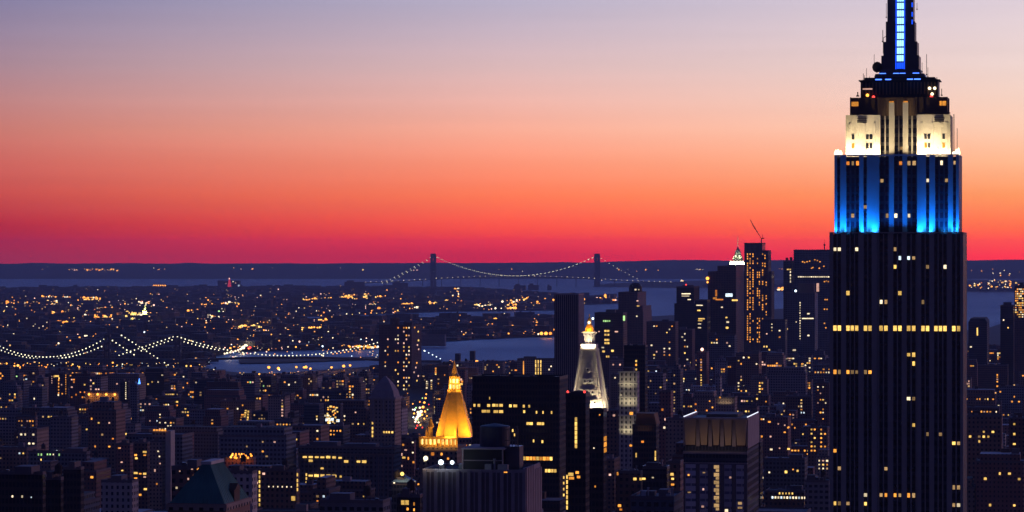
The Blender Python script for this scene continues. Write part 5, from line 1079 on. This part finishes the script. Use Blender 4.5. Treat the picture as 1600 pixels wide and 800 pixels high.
MAN = [(-1500, 575), (318, 575), (335, 578.5), (372, 582.5), (430, 583.5), (520, 577.5), (600, 571.5), (660, 567.5), (700, 565), (800, 563.5), (868, 561.5), (905, 540.5), (930, 508.5), (1000, 495.5), (1100, 490.5), (1225, 482.5), (1300, 482.5), (1420, 498.5), (1500, 515.5), (1530, 517.5), (1560, 507.5), (1610, 497.5), (2200, 500.5), (2600, 9000), (-2600, 9000)]
def limit(px):
    if px < 330: return 579
    if px < 592: return 588
    if px < 700: return 572
    if px < 870: return 566
    if px < 930: return 562
    if px < 1300: return 556
    return 540
R = random.Random(21)
cg, sg = cos(GRID), sin(GRID)
cand = []; v = 1300.0
while v < 8600:
    dep = R.uniform(20, 34); half = v * 820 / F + 150; u = -half - 200
    while u < half + 300:
        if (u % 262) < 26: u += 26
        w = R.choice([12, 16, 20, 24, 30, 38, 52]) * R.uniform(.85, 1.15)
        x = u + w / 2; wx = x * cg - v * sg * 0 ; X_ = x * cg + 0; d_ = v + x * sg
        if d_ > 1200:
            px = 800 + X_ * F / d_
            r = R.random(); h = R.uniform(13, 30) if r < .62 else (R.uniform(28, 52) if r < .9 else R.uniform(50, 88))
            if v < 2900: h = h * R.uniform(.9, 1.9)
            if 880 < px < 1300 and v > 3600: h *= 1.35
            if R.random() > .06: cand.append((d_, X_, w, dep, h))
        u += w + (R.uniform(0, 1.2) if R.random() < .75 else R.uniform(4, 10))
    v += dep * 1.0 + (R.uniform(1, 8) if R.random() < .5 else 20)
cand.sort()
KEEP = [(641, 674, 600, 682, 5900)]                           # the open avenue
heroes = sorted(HERO + [(1293, 1515, 366, 800, ESD)], key=lambda h: h[4]); hi = 0
sky_ = [803.0] * 1760                                          # nearest roofline so far per pixel column (-80..1680)
fill = []
def mark(a, c, top):
    for i in range(max(0, int(a) + 80), min(1759, int(c) + 80)): sky_[i] = min(sky_[i], top)
for d_, X_, w, dep, h in cand:
    while hi < len(heroes) and heroes[hi][4] < d_: mark(heroes[hi][0], heroes[hi][1], heroes[hi][2]); hi += 1
    px = 800 + X_ * F / d_; hw = .5 * (w * cg + dep * .18) * F / d_; a, c = px - hw, px + hw
    if c < -60 or a > 1660: continue
    pyg = 400 + F * (EYE - 3) / d_
    if not pip(px, pyg, MAN): continue
    lo = limit(px)
    for (p0, p1, yt_, kp, hd) in HERO + KEEP:
        if hd > d_ and p0 - 1 < c and p1 + 1 > a: lo = max(lo, kp + 1)
    if 1293 < c and a < 1515 and d_ < ESD + 60: continue
    h = min(h, EYE + (400 - lo) * d_ / F - 3)
    if h < 7: continue
    rad = .5 * math.hypot(w, dep)
    if any((X_ - fx) ** 2 + (d_ + dep / 2 - fy) ** 2 < (max(w, dep) * .5 + fr * .86) ** 2 for fx, fy, fr in FOOT): continue
    top = 400 + (EYE - 3 - h) * F / d_
    cols = range(max(0, int(a) + 80), min(1759, int(c) + 81)); vis = sum(max(0, sky_[i] - top) for i in cols if 80 <= i < 1680)
    fill.append([vis, d_, X_, w, dep, h, top, a, c]); mark(a, c, top)
fill.sort(key=lambda f: -f[0])
NIND = 255
ANCH = [('the gilded pyramid tower', 692, 640, 2000), ('the white floodlit spire', 917, 590, 2250), ('the columned office block', 546, 730, 2500), ('the stone campanile', 602, 640, 2700), ('the green mansard roof', 335, 770, 900), ('the tallest skyscraper', 1404, 640, 1310),
        ('the finned tower', 1127, 710, 1600), ('the ribbed stone building', 750, 760, 1000), ('the broad black slab', 812, 670, 1900), ('the apartment tower', 626, 560, 4600), ('the orange lit hall', 160, 622, 4400), ('the greenish window row', 85, 712, 2700), ('the white flanked tower', 248, 730, 2700), ('the steam plume', 1220, 640, 3600),
        ('the lit construction block', 521, 648, 3500), ('the amber stair scaffold', 384, 652, 3600), ('the dark corner block', 30, 770, 1450), ('the floodlit stone front', 983, 640, 2500), ('the unfinished tower', 1180, 470, 6000), ('the white light row', 1228, 775, 2200), ('the dotted stair tower', 196, 618, 4350), ('the lit stair apartment', 91, 606, 4500), ('the two dotted columns', 435, 770, 2000), ('the slit window tower', 1530, 520, 5300), ('the rooftop orange lamps', 375, 716, 2300)]
NUMW = ['no', 'one', 'two', 'three', 'four', 'five', 'six', 'seven', 'eight', 'nine', 'ten', 'eleven', 'twelve', 'thirteen', 'fourteen']
TONE = dict(brown_brick='brown', red_brick='reddish', grey_block='grey', tan_brick='tan', pale_stone='pale', blue_grey='bluish', dark_tower='black', slate_glass='glassy', ribbed='ribbed')
PICK = ['brown_brick'] * 5 + ['red_brick'] * 4 + ['grey_block'] * 4 + ['tan_brick'] * 4 + ['blue_grey'] * 4 + ['pale_stone'] * 2 + ['dark_tower'] * 2 + ['slate_glass']
used = set(); roofw = {0: 'bare roof', 1: 'roof tank', 2: 'roof hut', 3: 'two roof huts'}
KINDS = {'low': 'low_building', 'mid': 'apartment_block', 'tall': 'apartment_tower'}
def litcolor(r): return r.choices('AYWPCOGD', [36, 18, 16, 9, 3, 7, 1, 16])[0]
ind = [f for f in fill[:NIND] if f[0] > 12]
for vis, d_, X_, w, dep, h, top, a, c in ind:
    mt = R.choice(PICK); size = 'low' if h < 26 else ('mid' if h < 55 else 'tall'); rf = R.choice([0, 1, 2, 2, 3]) if w > 15 else R.choice([0, 2])
    py_c = top + 12; pxc = (a + c) / 2
    an = sorted(ANCH, key=lambda k: (k[1] - pxc) ** 2 + 1.6 * (k[2] - py_c) ** 2)
    n = R.choices(range(0, 13), [2, 5, 8, 11, 12, 12, 12, 10, 9, 7, 6, 4, 4])[0]
    if vis < 120: n = min(n, 3)
    lab = None
    for k in range(60):
        A_ = an[(k // 13) % 6]; nn = (n + k) % 13
        rel = ('before' if d_ < A_[3] else 'behind') if abs(A_[1] - pxc) < 26 else ('beside' if k // 13 < 1 else 'near')
        kind_ = {'low': 'low block', 'mid': 'mid-rise block', 'tall': 'tall tower'}[size]
        lab = f"{TONE[mt]} {kind_} with {roofw[rf]} and {NUMW[nn]} lit window{'' if nn == 1 else 's'} {rel} {A_[0]}"
        if lab not in used: n = nn; break
    used.add(lab)
    root = empty(KINDS[size], (X_, d_ + dep / 2, 3.0), GRID); tag(root, lab, 'building', 'city blocks between the landmarks')
    b = MB(); b.box(-w / 2, w / 2, -dep / 2, dep / 2, 0, h, 0, -1, uo=R.random() * 60); setb = 0
    if size == 'tall' and R.random() < .4:                       # stepped head
        setb = R.uniform(4, 9); i_ = R.uniform(1.5, 3); b.box(-w / 2 + i_, w / 2 - i_, -dep / 2 + i_, dep / 2 - i_, h, h + setb, 0, 1)
    rm = R.choices(['tar', 'gravel', 'pale_roof'], [4, 4, 2.2])[0]
    b.build('wall', [MAT[mt], MAT[rm]], root)
    e = MB(); t_ = .35; ph = R.uniform(.5, 1.3)
    e.box(-w / 2 + t_, w / 2 - t_, -dep / 2 + t_, dep / 2 - t_, h - .3, h - .02, 0)
    for bx in ((-w / 2 - .15, w / 2 + .15, -dep / 2 - .15, -dep / 2 + t_), (-w / 2 - .15, w / 2 + .15, dep / 2 - t_, dep / 2 + .15), (-w / 2 - .15, -w / 2 + t_, -dep / 2 + t_, dep / 2 - t_), (w / 2 - t_, w / 2 + .15, -dep / 2 + t_, dep / 2 - t_)): e.box(*bx, h - .6, h + ph, 1)
    ro = e.build('roof', [MAT[rm], MAT['concrete']], root)
    if rf in (2, 3):
        for _ in range(1 if rf == 2 else 2):
            bw, bd_, bh = R.uniform(3, 6.5), R.uniform(3, 6), R.uniform(2.4, 5); bx = R.uniform(-w / 2 + bw, w / 2 - bw) if w > 2 * bw + 1 else 0; by = R.uniform(-dep * .25, dep * .25) if _ == 0 else dep * .34
            e = MB(); e.box(bx - bw / 2, bx + bw / 2, by - bd_ / 2, by + bd_ / 2, h + setb - .05, h + setb + bh, 0, 1); e.build('bulkhead', [MAT[R.choice(['concrete', 'brown_stone', 'grey_stone'])], MAT['tar']], ro)
    if rf == 1:
        e = MB(); bx = R.uniform(-w / 4, w / 4); z_ = h + setb
        for dx in (-1.2, 1.2):
            for dy in (-1.2, 1.2): e.bar((bx + dx, dy, z_), (bx + dx, dy, z_ + 2.6), .2, 4, 1)
        e.lathe([(1.9, z_ + 2.5), (1.9, z_ + 6.2), (2.05, z_ + 6.2), (.15, z_ + 7.9)], 10, bx, 0); e.build('water_tank', [MAT['wood'], MAT['black']], ro)
    if vis > 700:
        for _ in range(3):
            uw, ud = R.uniform(1.4, 3), R.uniform(1.4, 3); ux, uy = R.uniform(-w / 2 + 2.5, w / 2 - 2.5), -dep / 2 + R.uniform(2.2, dep * .22 + 2.2); e = MB(); e.box(-uw / 2, uw / 2, -ud / 2, ud / 2, 0, R.uniform(1, 2.2)); e.build('roof_unit', MAT[R.choice(['steel', 'gravel', 'pale_roof'])], ro, (ux, uy, h - .05 + (setb if False else 0)))
    zv = max(3, min(h - 6, EYE - 3 + (400 - min(top + max(14, vis / max(c - a, 4)), 800)) * d_ / F))
    nu, nz = max(1, int((w - 3) / 3.2)), max(1, int((h - 2.5 - zv) / 3.5)); cells = [(i, j) for i in range(nu) for j in range(nz)]
    mode = R.random()
    if mode < .3 and nz > 3: i0 = R.randrange(nu); cells.sort(key=lambda q_: (abs(q_[0] - i0), R.random()))
    elif mode < .5: j0 = R.randrange(nz); cells.sort(key=lambda q_: (abs(q_[1] - j0), R.random()))
    else: R.shuffle(cells)
    ck = litcolor(R); pxm = d_ / F
    for i, j in cells[:n]:
        s1 = max(1.0, 1.5 * pxm / 1.0)
        window(root, -w / 2 + 1.5 + (i + .5) * (w - 3) / nu, -dep / 2 - .06, zv + (j + .5) * (h - 2.5 - zv) / nz, min(R.uniform(1.1, 2.0) * s1, (w - 2) / nu + .8), R.uniform(1.2, 1.8) * min(s1, 1.5), ck if R.random() < .6 else litcolor(R))
    while n > len(cells): n -= 1
    root['label'] = root['label'].replace(f'{[x for x in NUMW if f" {x} lit" in lab][0]} lit', f'{NUMW[n]} lit') if n < 15 and f' {NUMW[n]} lit' not in lab else lab
# the rest of the packed blocks: one mass nobody would count
rest = fill[NIND:] + [f for f in fill[:NIND] if f[0] <= 12]
mb = MB()
for vis, d_, X_, w, dep, h, top, a, c in rest:
    mi = R.choice([0, 0, 1, 1, 2, 3, 4, 4, 5]); n0 = len(mb.v)
    mb.box(-w / 2, w / 2, -dep / 2, dep / 2, 0, h, mi, R.choice([6, 6, 7, 7, 7, 8, 8]), uo=R.randrange(400) * 4.2)
    if w > 14 and R.random() < .6: bx = R.uniform(-w / 4, w / 4); mb.box(bx - 2.5, bx + 2.5, -3, 3, h + .01, h + R.uniform(2, 5), mi, 6)
    cg_, sg_ = cos(GRID), sin(GRID)
    for i in range(n0, len(mb.v)): x, y, z = mb.v[i]; mb.v[i] = (X_ + x * cg_ - y * sg_, d_ + dep / 2 + x * sg_ + y * cg_, z + 3)
tag(mb.build('packed_city_blocks', [MAT['mass%d' % i] for i in range(6)] + [MAT['tar'], MAT['gravel'], MAT['pale_roof']]), kind='stuff')
# low roofs of the far shores
mb = MB(); k = 0
for _ in range(9000):
    py = 448.5 + 124 * R.random() ** 1.25; px = R.uniform(-70, 1000)
    if not pip(px, py, FAR) or not pip(px, py - .4, FAR): continue
    d_ = gd(py); X_ = (px - 800) * d_ / F; w = R.uniform(14, 60) * (1 + d_ / 30000); h = R.uniform(6, 14) if R.random() < .86 else R.uniform(14, 34)
    if d_ > 20000: h = min(h, 22)
    if any(p0 - 2 < px < p1 + 2 and hd > d_ and EYE + (400 - kp) * d_ / F < h for p0, p1, yt_, kp, hd in HERO): continue
    dp = R.uniform(14, 40); ang = -.5 if R.random() < .5 else .25; ca_, sa_ = cos(ang), sin(ang); n0 = len(mb.v)
    mb.box(-w / 2, w / 2, -dp / 2, dp / 2, 0, h, R.randrange(4), R.choice([4, 4, 4, 5, 5, 6]) if R.random() < .97 else 6, uo=R.randrange(300) * 9.)
    for i in range(n0, len(mb.v)): x, y, z = mb.v[i]; mb.v[i] = (X_ + x * ca_ - y * sa_, d_ + x * sa_ + y * ca_, z + 3)
for _ in range(500):
    py = R.uniform(441, 455); px = R.uniform(1100, 1700)
    if px < 1500 and py > 449: continue
    d_ = gd(py); X_ = (px - 800) * d_ / F; w = R.uniform(30, 120); h = R.uniform(6, 18); n0 = len(mb.v)
    mb.box(-w / 2, w / 2, -20, 20, 0, h, R.randrange(4), 4, uo=R.randrange(300) * 9.)
    for i in range(n0, len(mb.v)): x, y, z = mb.v[i]; mb.v[i] = (X_ + x, d_ + y, z + 3)
tag(mb.build('far_shore_roofs', [MAT['far%d' % i] for i in range(4)] + [MAT['tar'], MAT['gravel'], MAT['pale_roof']]), kind='stuff')
# housing slabs that stand out above the far roofs
FARB = [(538, 570, 440.5, 'broad dark housing cluster on the far shore beneath the bridge end'), (613, 638, 442, 'dark housing cluster on the far shore beside the left bridge tower'), (803, 822, 446, 'low dark terminal hump on the far point below the bridge'), (825, 842, 445.5, 'second dark terminal hump on the far point below the bridge'), (855, 862, 447, 'tiny dark block at the tip of the far point')]
for a, c, yt_, lb in FARB:
    q = simple('housing_slab', lb, 'apartment block', a, c, yt_, 24600 if a < 700 else 23500, 60, 'far%d' % R.randrange(4), side=1, edge='brown_stone', extra=((.3, .5, (c - a) * 1.6, 30, 12),))
for i, (a, c, yt_, dd, mt) in enumerate(((37, 62, 494, 10500, 'brown_brick'), (50, 78, 500, 9800, 'red_brick'), (150, 160, 478, 14000, 'tan_brick'), (182, 192, 488, 12800, 'red_brick'), (365, 385, 480, 13500, 'dark_tower'), (2, 30, 461, 18500, 'brown_brick'), (410, 425, 497, 11000, 'brown_brick'), (433, 446, 516, 9400, 'red_brick'), (563, 580, 509, 10000, 'grey_block'), (570, 592, 498, 11500, 'tan_brick'), (660, 672, 508, 10200, 'grey_block'), (640, 654, 504, 10600, 'blue_grey'))):
    lb = ['dark brick slab pair on the far bank above the first catenary, taller one', 'dark brick slab pair on the far bank above the first catenary, wider one', 'thin tan tower on the far bank below the hill lights', 'reddish slab on the far bank beside the green yellow steeple', 'dark block on the far bank below the red lit tower', 'wide brown warehouse on the far bank at the edge of the view', 'brown slab by the basin mouth on the far bank', 'reddish slab on the far bank above the pale street of lamps', 'grey slab just beside the riverside apartment tower', 'tan slab behind the riverside apartment tower flank', 'grey shed tower on the basin point', 'bluish shed tower by the riverside apartment tower roof'][i]
    q = simple('housing_slab', lb, 'apartment block', a, c, yt_, dd, 30, mt, side=1); q.scatter(R.randint(3, 9), a + .5, c - 2.5, yt_ + 2, yt_ + 20, 'AWPA', 1.8, 1.8, (3, 3))

# ------------------------------------------------------------------ street lamps
LP = []     # px, py, colour, radius in pixels
def rowl(x0, y0, x1, y1, n, ks, r=1.0, j=.8):
    for i in range(n):
        f = (i + R.uniform(-.4, .4)) / max(n - 1, 1); LP.append((x0 + (x1 - x0) * f, y0 + (y1 - y0) * f + R.uniform(-j, j), R.choice(ks), r * R.choice([.5, .6, .75, .9, 1.2])))
def clus(x0, x1, y0, y1, n, ks, r=1.0):
    for i in range(int(n * 1.4)): LP.append((R.uniform(x0, x1), R.uniform(y0, y1), R.choice(ks), r * R.choice([.45, .6, .75, .9, 1.25])))
rowl(60, 463, 165, 466, 36, 'AAAOW', .9); rowl(132, 468, 164, 467, 12, 'AAY', 1); clus(38, 92, 470, 480, 26, 'AAYWO'); clus(78, 112, 484, 495, 26, 'AAYO', 1.1); clus(102, 136, 484, 497, 16, 'AAWY')
rowl(140, 481.5, 178, 482, 14, 'AAO', 1.1, .5); clus(148, 176, 492, 499, 16, 'AAYO', 1.2); clus(190, 222, 488, 494, 16, 'WYAY', 1.7); clus(203, 218, 497, 502, 8, 'GWY', 1.3); clus(200, 246, 470, 477, 16, 'WPW', .8)
rowl(88, 502, 106, 504, 8, 'OA', 1.3, .6); clus(275, 322, 484, 507, 28, 'AAWO', 1.1); rowl(315, 477, 352, 474, 12, 'AAP', .9); clus(322, 345, 484, 500, 14, 'WWAG', .9); clus(355, 382, 470, 475, 6, 'YWA', 1.1)
rowl(408, 472, 470, 468, 22, 'AAP', .9, .6); rowl(470, 468, 595, 463, 46, 'AAY', 1.0, 1.2); clus(530, 575, 459, 467, 34, 'AYA', 1); LP.extend([(600, 474.5, 'A', 2), (604, 474.5, 'A', 1.8), (592, 482, 'O', 1.8), (578, 477.5, 'G', 1.2), (582, 477.5, 'G', 1), (443, 514, 'A', 2.2), (450, 516.5, 'A', 1.6), (11, 472.5, 'O', 2.2), (182, 494, 'C', 1.5)])
clus(553, 590, 472, 482, 14, 'APW', .9); rowl(330, 486, 510, 486, 10, 'WAW', .9, 1.5); rowl(498, 500, 521, 496.5, 12, 'AY', 1.0, .5); rowl(527, 499, 538, 498.5, 4, 'AO', 1.3, .4); clus(470, 502, 511, 519, 28, 'AYAA', 1.3); clus(528, 556, 520, 530, 16, 'AAOR', 1.1); clus(372, 386, 508, 517, 12, 'AAY', 1.2); rowl(390, 508, 407, 511, 6, 'Y', 1.3, .5); clus(328, 366, 504, 516, 14, 'AAOW', 1)
rowl(545, 541, 594, 543, 18, 'AOPW', 1.2, .8); rowl(606, 475, 646, 475, 14, 'AOA', 1.2, .8); rowl(648, 480.5, 664, 480, 8, 'W', 1, .4); clus(670, 683, 472, 477, 8, 'AY', 1.2); clus(706, 718, 450, 465, 8, 'AAW', 1.1); rowl(697, 469.5, 716, 468.5, 8, 'YA', 1.2, .4); rowl(742, 478, 770, 477, 12, 'WY', 1.2, 1.4); rowl(772, 481.5, 806, 481, 12, 'AAW', 1.2, .6); clus(785, 812, 467, 479, 16, 'AYAW', 1)
LP.extend([(775, 471, 'C', 2.3), (774, 500, 'A', 2.6), (788, 499.5, 'A', 2.4), (758, 498, 'O', 1.2), (720.5, 509, 'Y', 2), (801, 510, 'A', 1.6), (852, 513, 'C', 1.8), (859, 513.5, 'Y', 2), (846, 521, 'A', 1.8), (853, 521, 'A', 1.9), (860, 521, 'O', 1.6), (864, 515, 'A', 1.4), (839, 504.5, 'A', 1.4), (753, 487, 'P', 1), (760, 488, 'P', 1.1), (838, 509, 'O', 1.2), (743, 515, 'W', 1)])
clus(800, 895, 464, 477, 22, 'AAYP', .9); clus(690, 860, 500, 523, 30, 'AAWOP', .7); clus(630, 666, 494, 500, 8, 'WA', .9)
clus(0, 640, 452, 470, 34, 'AWPA', .55); clus(0, 640, 468, 520, 170, 'AAWPYO', .65); clus(0, 600, 515, 560, 150, 'AAWPC', .75); clus(0, 330, 545, 574, 90, 'AAYWO', .95)
for px, py in ((420, 574), (435, 575.5), (463, 573.5), (475, 574), (478, 573.5), (485, 576), (518, 574), (537, 572), (547, 571)): LP.append((px, py, 'A', 2.0 if R.random() < .6 else 1.5))
for px, py in ((405, 584.5), (417.5, 586), (435, 587.5), (452, 588), (468, 592), (500, 595), (506.5, 597), (525, 600), (537, 602), (551, 604), (565, 606.5), (572, 608), (570, 623), (573, 636), (538, 620), (542, 617), (466, 603), (457, 612), (446, 617)): LP.append((px, py, R.choice('AAY'), R.choice([1.3, 1.6, 1.9])))
for px, py, k_, r_ in ((351, 552.5, 'W', 1.3), (355, 551.5, 'W', 1.5), (360, 550.5, 'W', 1.4), (364, 549.5, 'P', 1.3), (368, 548.5, 'W', 1.4), (372, 547, 'P', 1.5), (376, 545.5, 'W', 1.7), (380, 543, 'W', 2.0), (384, 540.5, 'W', 2.1), (386, 539, 'W', 1.7), (389, 544, 'R', 1.4), (391, 543, 'R', 1.2), (360, 544, 'A', 1.1), (366, 542.5, 'A', 1.1), (371, 540, 'A', 1.2), (377, 538, 'A', 1.2), (394, 535, 'A', 1.6), (395, 537, 'A', 1.2), (381, 553, 'W', 1.1), (386, 552, 'R', 1)): LP.append((px, py, k_, r_))
rowl(0, 520, 640, 530, 40, 'AWPG', .7, 12)
# the long avenue with its traffic
AV = [(650, 655, 'W', 2.6), (653, 644, 'W', 2.4), (649, 659, 'P', 2.2), (656, 637, 'W', 2.0), (654, 660, 'W', 1.8), (647, 646, 'A', 1.8), (659, 648, 'A', 2.2), (664, 643, 'A', 2), (645, 640, 'W', 1.4), (655, 648, 'W', 4.2), (652, 652, 'P', 3.0), (658, 643, 'W', 3.0), (661, 636, 'A', 2.6), (663, 629, 'A', 2.2), (665, 622, 'A', 1.8), (666, 616, 'A', 1.4), (648, 640, 'C', 1.8), (646, 652, 'C', 1.5), (650, 637, 'G', 1.5), (653, 656, 'G', 1.4), (668, 640, 'G', 1.2), (663, 654, 'A', 1.6), (667, 650, 'A', 1.4), (652, 665, 'R', 1.7), (650, 669, 'R', 1.2), (657, 664, 'A', 1.5), (660, 668, 'R', 1.2), (670, 632, 'R', 1.1), (645, 631, 'A', 1.2), (656, 628, 'O', 1.4), (660, 622, 'G', 1.1)]
LP += [(a_, b_, k_, r_ * .72) for a_, b_, k_, r_ in AV]
for px, py, k_, r_ in ((215, 671, 'A', 1.8), (219, 670, 'Y', 1.5), (229, 667, 'A', 2), (211, 672, 'W', 1.2), (253, 652, 'A', 1.6), (261, 651, 'A', 1.8), (264, 654, 'Y', 2), (269, 657.5, 'Y', 2.2), (272, 649, 'A', 1.7), (284, 643, 'A', 2.2), (276, 651, 'P', 1), (333, 672, 'A', 2.2), (353, 671.5, 'O', 2.1), (332, 681, 'W', 1.4), (325, 712, 'O', 2.5), (329, 707, 'A', 1.6), (311, 667, 'A', 1.5), (44, 678, 'A', 2.2), (54, 676, 'A', 1.8), (41, 711, 'A', 1.9), (103, 672, 'Y', 1.6), (28, 571, 'A', 1.8), (32, 574, 'A', 1.6), (125, 583, 'C', 1.9), (111, 611, 'Y', 2), (117, 611, 'W', 1.6), (145, 790, 'O', 2.4), (149, 788, 'A', 2.2), (142, 792, 'A', 2), (153, 786.5, 'A', 1.7), (156, 786, 'A', 1.5), (426, 707.5, 'Y', 1.6), (540, 617, 'Y', 2.0), (492, 633, 'Y', 1.6), (493, 637, 'Y', 1.6), (474, 647, 'Y', 1.8), (480, 649.5, 'A', 2.0), (1280.5, 555, 'Y', 1.8), (1172, 620, 'A', 1), (1263, 684, 'Y', 1.8), (1254, 690, 'Y', 1.4), (1278, 668 - 6, 'A', 1.2), (1224, 758, 'C', 2.6), (1189.5, 712, 'A', 2), (1188, 779, 'Y', 2.2), (1188, 791, 'A', 2.0), (1041, 613, 'A', 1.5), (704, 565, 'A', 2), (745, 565, 'A', 2.2), (735, 566, 'W', 1.3), (768, 573, 'O', 1.9), (770, 569, 'A', 1.6), (1069, 699, 'A', 2.2), (1537, 620, 'C', 1.6), (1535, 618.5, 'W', 1.4), (1595, 653, 'C', 2.2), (1596, 659, 'P', 2), (1561, 612, 'A', 1.6), (1556, 618, 'Y', 1.4), (1535, 608, 'Y', 1.4), (1572, 788, 'A', 2), (1580, 786, 'Y', 2), (1565, 789, 'A', 1.4), (1548, 690, 'A', 1.6), (1578, 713, 'Y', 1.4)): LP.append((px, py, k_, r_))
clus(0, 600, 575, 700, 150, 'AAYWP', .95); clus(880, 1300, 560, 690, 110, 'AAYWP', .8); clus(1516, 1600, 535, 790, 70, 'AAYWC', 1.0)
clus(0, 660, 458, 545, 420, 'AAAOAYWP', .52); clus(0, 330, 540, 574, 120, 'AAOYWC', .6); clus(0, 640, 576, 660, 170, 'AAOYWP', .6); clus(880, 1300, 560, 650, 110, 'AAOYW', .55); clus(660, 870, 466, 524, 60, 'AAOP', .5)
HL = []
def hill(x0, x1, y0, y1, n, ks, r=.8):
    for i in range(n): HL.append((R.uniform(x0, x1), R.uniform(y0, y1), R.choice(ks), r * R.choice([.5, .7, .9, 1.2])))
hill(132, 188, 420, 423, 26, 'AAYO', 1); hill(104, 120, 420, 423, 5, 'AP', .7); hill(247, 258, 420, 421, 3, 'AO', .9); hill(375, 416, 420, 421, 4, 'AOP', 1); HL.append((567, 421.5, 'Y', 1.1)); hill(640, 660, 421, 422, 3, 'P', .6); hill(650, 1080, 420, 424, 8, 'AW', .6); HL += [(1009, 421.5, 'A', 1.1), (967, 421, 'A', 1)]
hill(1084, 1104, 421.3, 422.2, 6, 'WA', .9); hill(1213, 1224, 419, 421, 3, 'AO', .8); hill(1515, 1600, 421, 431, 10, 'AWA', .9); hill(20, 600, 416, 424, 10, 'WAP', .45)
WL = []
for x0, x1, y0, y1, n in ((1110, 1122, 439, 441, 4), (1213, 1224, 450, 453, 12), (1515, 1600, 442, 451, 34), (1540, 1582, 437, 443, 16), (1230, 1240, 445, 452, 4), (1062, 1070, 438.5, 440, 3)):
    for i in range(n): WL.append((R.uniform(x0, x1), R.uniform(y0, y1), R.choice('AAYOW'), R.choice([.6, .8, 1.1, 1.4])))
POS = []
for px, py, k_, r_ in LP:
    land = pip(px, py + .3, FAR) or pip(px, py + .3, MAN) or 540 < py < 583
    if not land and r_ < 1.2: continue
    py2 = max(py, 449); d_ = F * (EYE - 12) / (py2 - 400); POS.append((px, d_, 12.0 if d_ < 9000 else 14.0, k_, r_, 'far' if py < 545 else 'mid'))
POS = [(px, F * (EYE - z) / (F * (EYE - 12) / d_), z, k_, r_, zn) for px, d_, z, k_, r_, zn in POS]
for px, py, k_, r_ in HL:
    d_ = 35500 + 7000 * .42; f_ = .72; z = EYE + (400 - py) * d_ / F; d_ = 35500 + 7000 * max(.05, min(.7, (z - 1) / 170 * .55 + .02)); POS.append((px, d_ - 500, EYE + (400 - py) * (d_ - 500) / F, k_, r_, 'hill'))
for px, py, k_, r_ in WL: d_ = F * (EYE - 14) / (py - 400); POS.append((px, d_ - 40, 16, k_, r_, 'west'))
POS = [p for p in POS if not any(h0 <= p[0] <= h1 and hd < p[1] and yt_ < 400 + (EYE - p[2]) * F / p[1] < kp for h0, h1, yt_, kp, hd in HERO)]
POS.sort(key=lambda p: -p[4])
CN = dict(A='amber', Y='yellow', W='white', C='cool white', O='orange', G='green', R='red', P='pinkish', B='blue')
def lampm(k_):
    b = MB(); b.bar((0, 0, -6), (0, 0, -.6), .07, 4, 1); b.ball((0, 0, 0), 1, 0, 8, 6, .9); return b.mesh('street_lamp', [GLOW[k_], MAT['black']])
LM = {k_: lampm(k_) for k_ in 'AYWCOGRPB'}
ZT = dict(far='among the low roofs of the far shore', mid='in the crowded streets before the river', hill='on the dark slope of the far hills', west='along the western waterfront')
mb = MB(); mk = list('AYWCOGRP'); cnt = 0
for px, d_, z, k_, r_, zn in POS:
    s_ = r_ * d_ / F * (1.5 if zn == 'far' else 1.15); x_ = (px - 800) * d_ / F
    if cnt < 290:
        kd = 'traffic light' if k_ in 'RG' else 'street lamp'  # named by colour alone; car lights on the avenue are built as lamps too
        o = bpy.data.objects.new(kd.replace(' ', '_'), LM[k_]); C.objects.link(o); o.location = (x_, d_, z); o.scale = (s_,) * 3
        tag(o, f'{CN[k_]} {kd} glowing {ZT[zn]}', kd, f'{CN[k_]} {kd}s {ZT[zn]}'); cnt += 1
        if zn in ('far', 'mid') and k_ in 'AOYW' and cnt < 200 and (cnt % 2 or zn == 'mid'):
            pl = bpy.data.lights.new('lamp_light', 'POINT'); pl.energy = 26000 if zn == 'far' else 15000; pl.color = COL[k_]; pl.shadow_soft_size = 2; po = bpy.data.objects.new('lamp_light', pl); C.objects.link(po); po.parent = o; po.location = (0, 0, 2.2)
    else: mb.ball((x_, d_, z), s_, mk.index(k_), 6, 4)
tag(mb.build('street_lighting', [GLOW[k_] for k_ in mk]), kind='stuff')
# ------------------------------------------------------------------ evening haze over the harbour
m = newmat('haze_air'); o = N('ShaderNodeOutputMaterial'); v = N('ShaderNodeVolumePrincipled'); L(v.outputs[0], o.inputs['Volume'])
v.inputs['Color'].default_value = (.47, .62, .96, 1); v.inputs['Density'].default_value = HAZE; v.inputs['Anisotropy'].default_value = 0.0
m.cycles.homogeneous_volume = True
nt = None
b = MB(); b.box(-42000, 42000, -7000, 50000, -2, 500, bottom=True)
hz_o = b.build('haze', m); tag(hz_o, kind='stuff')
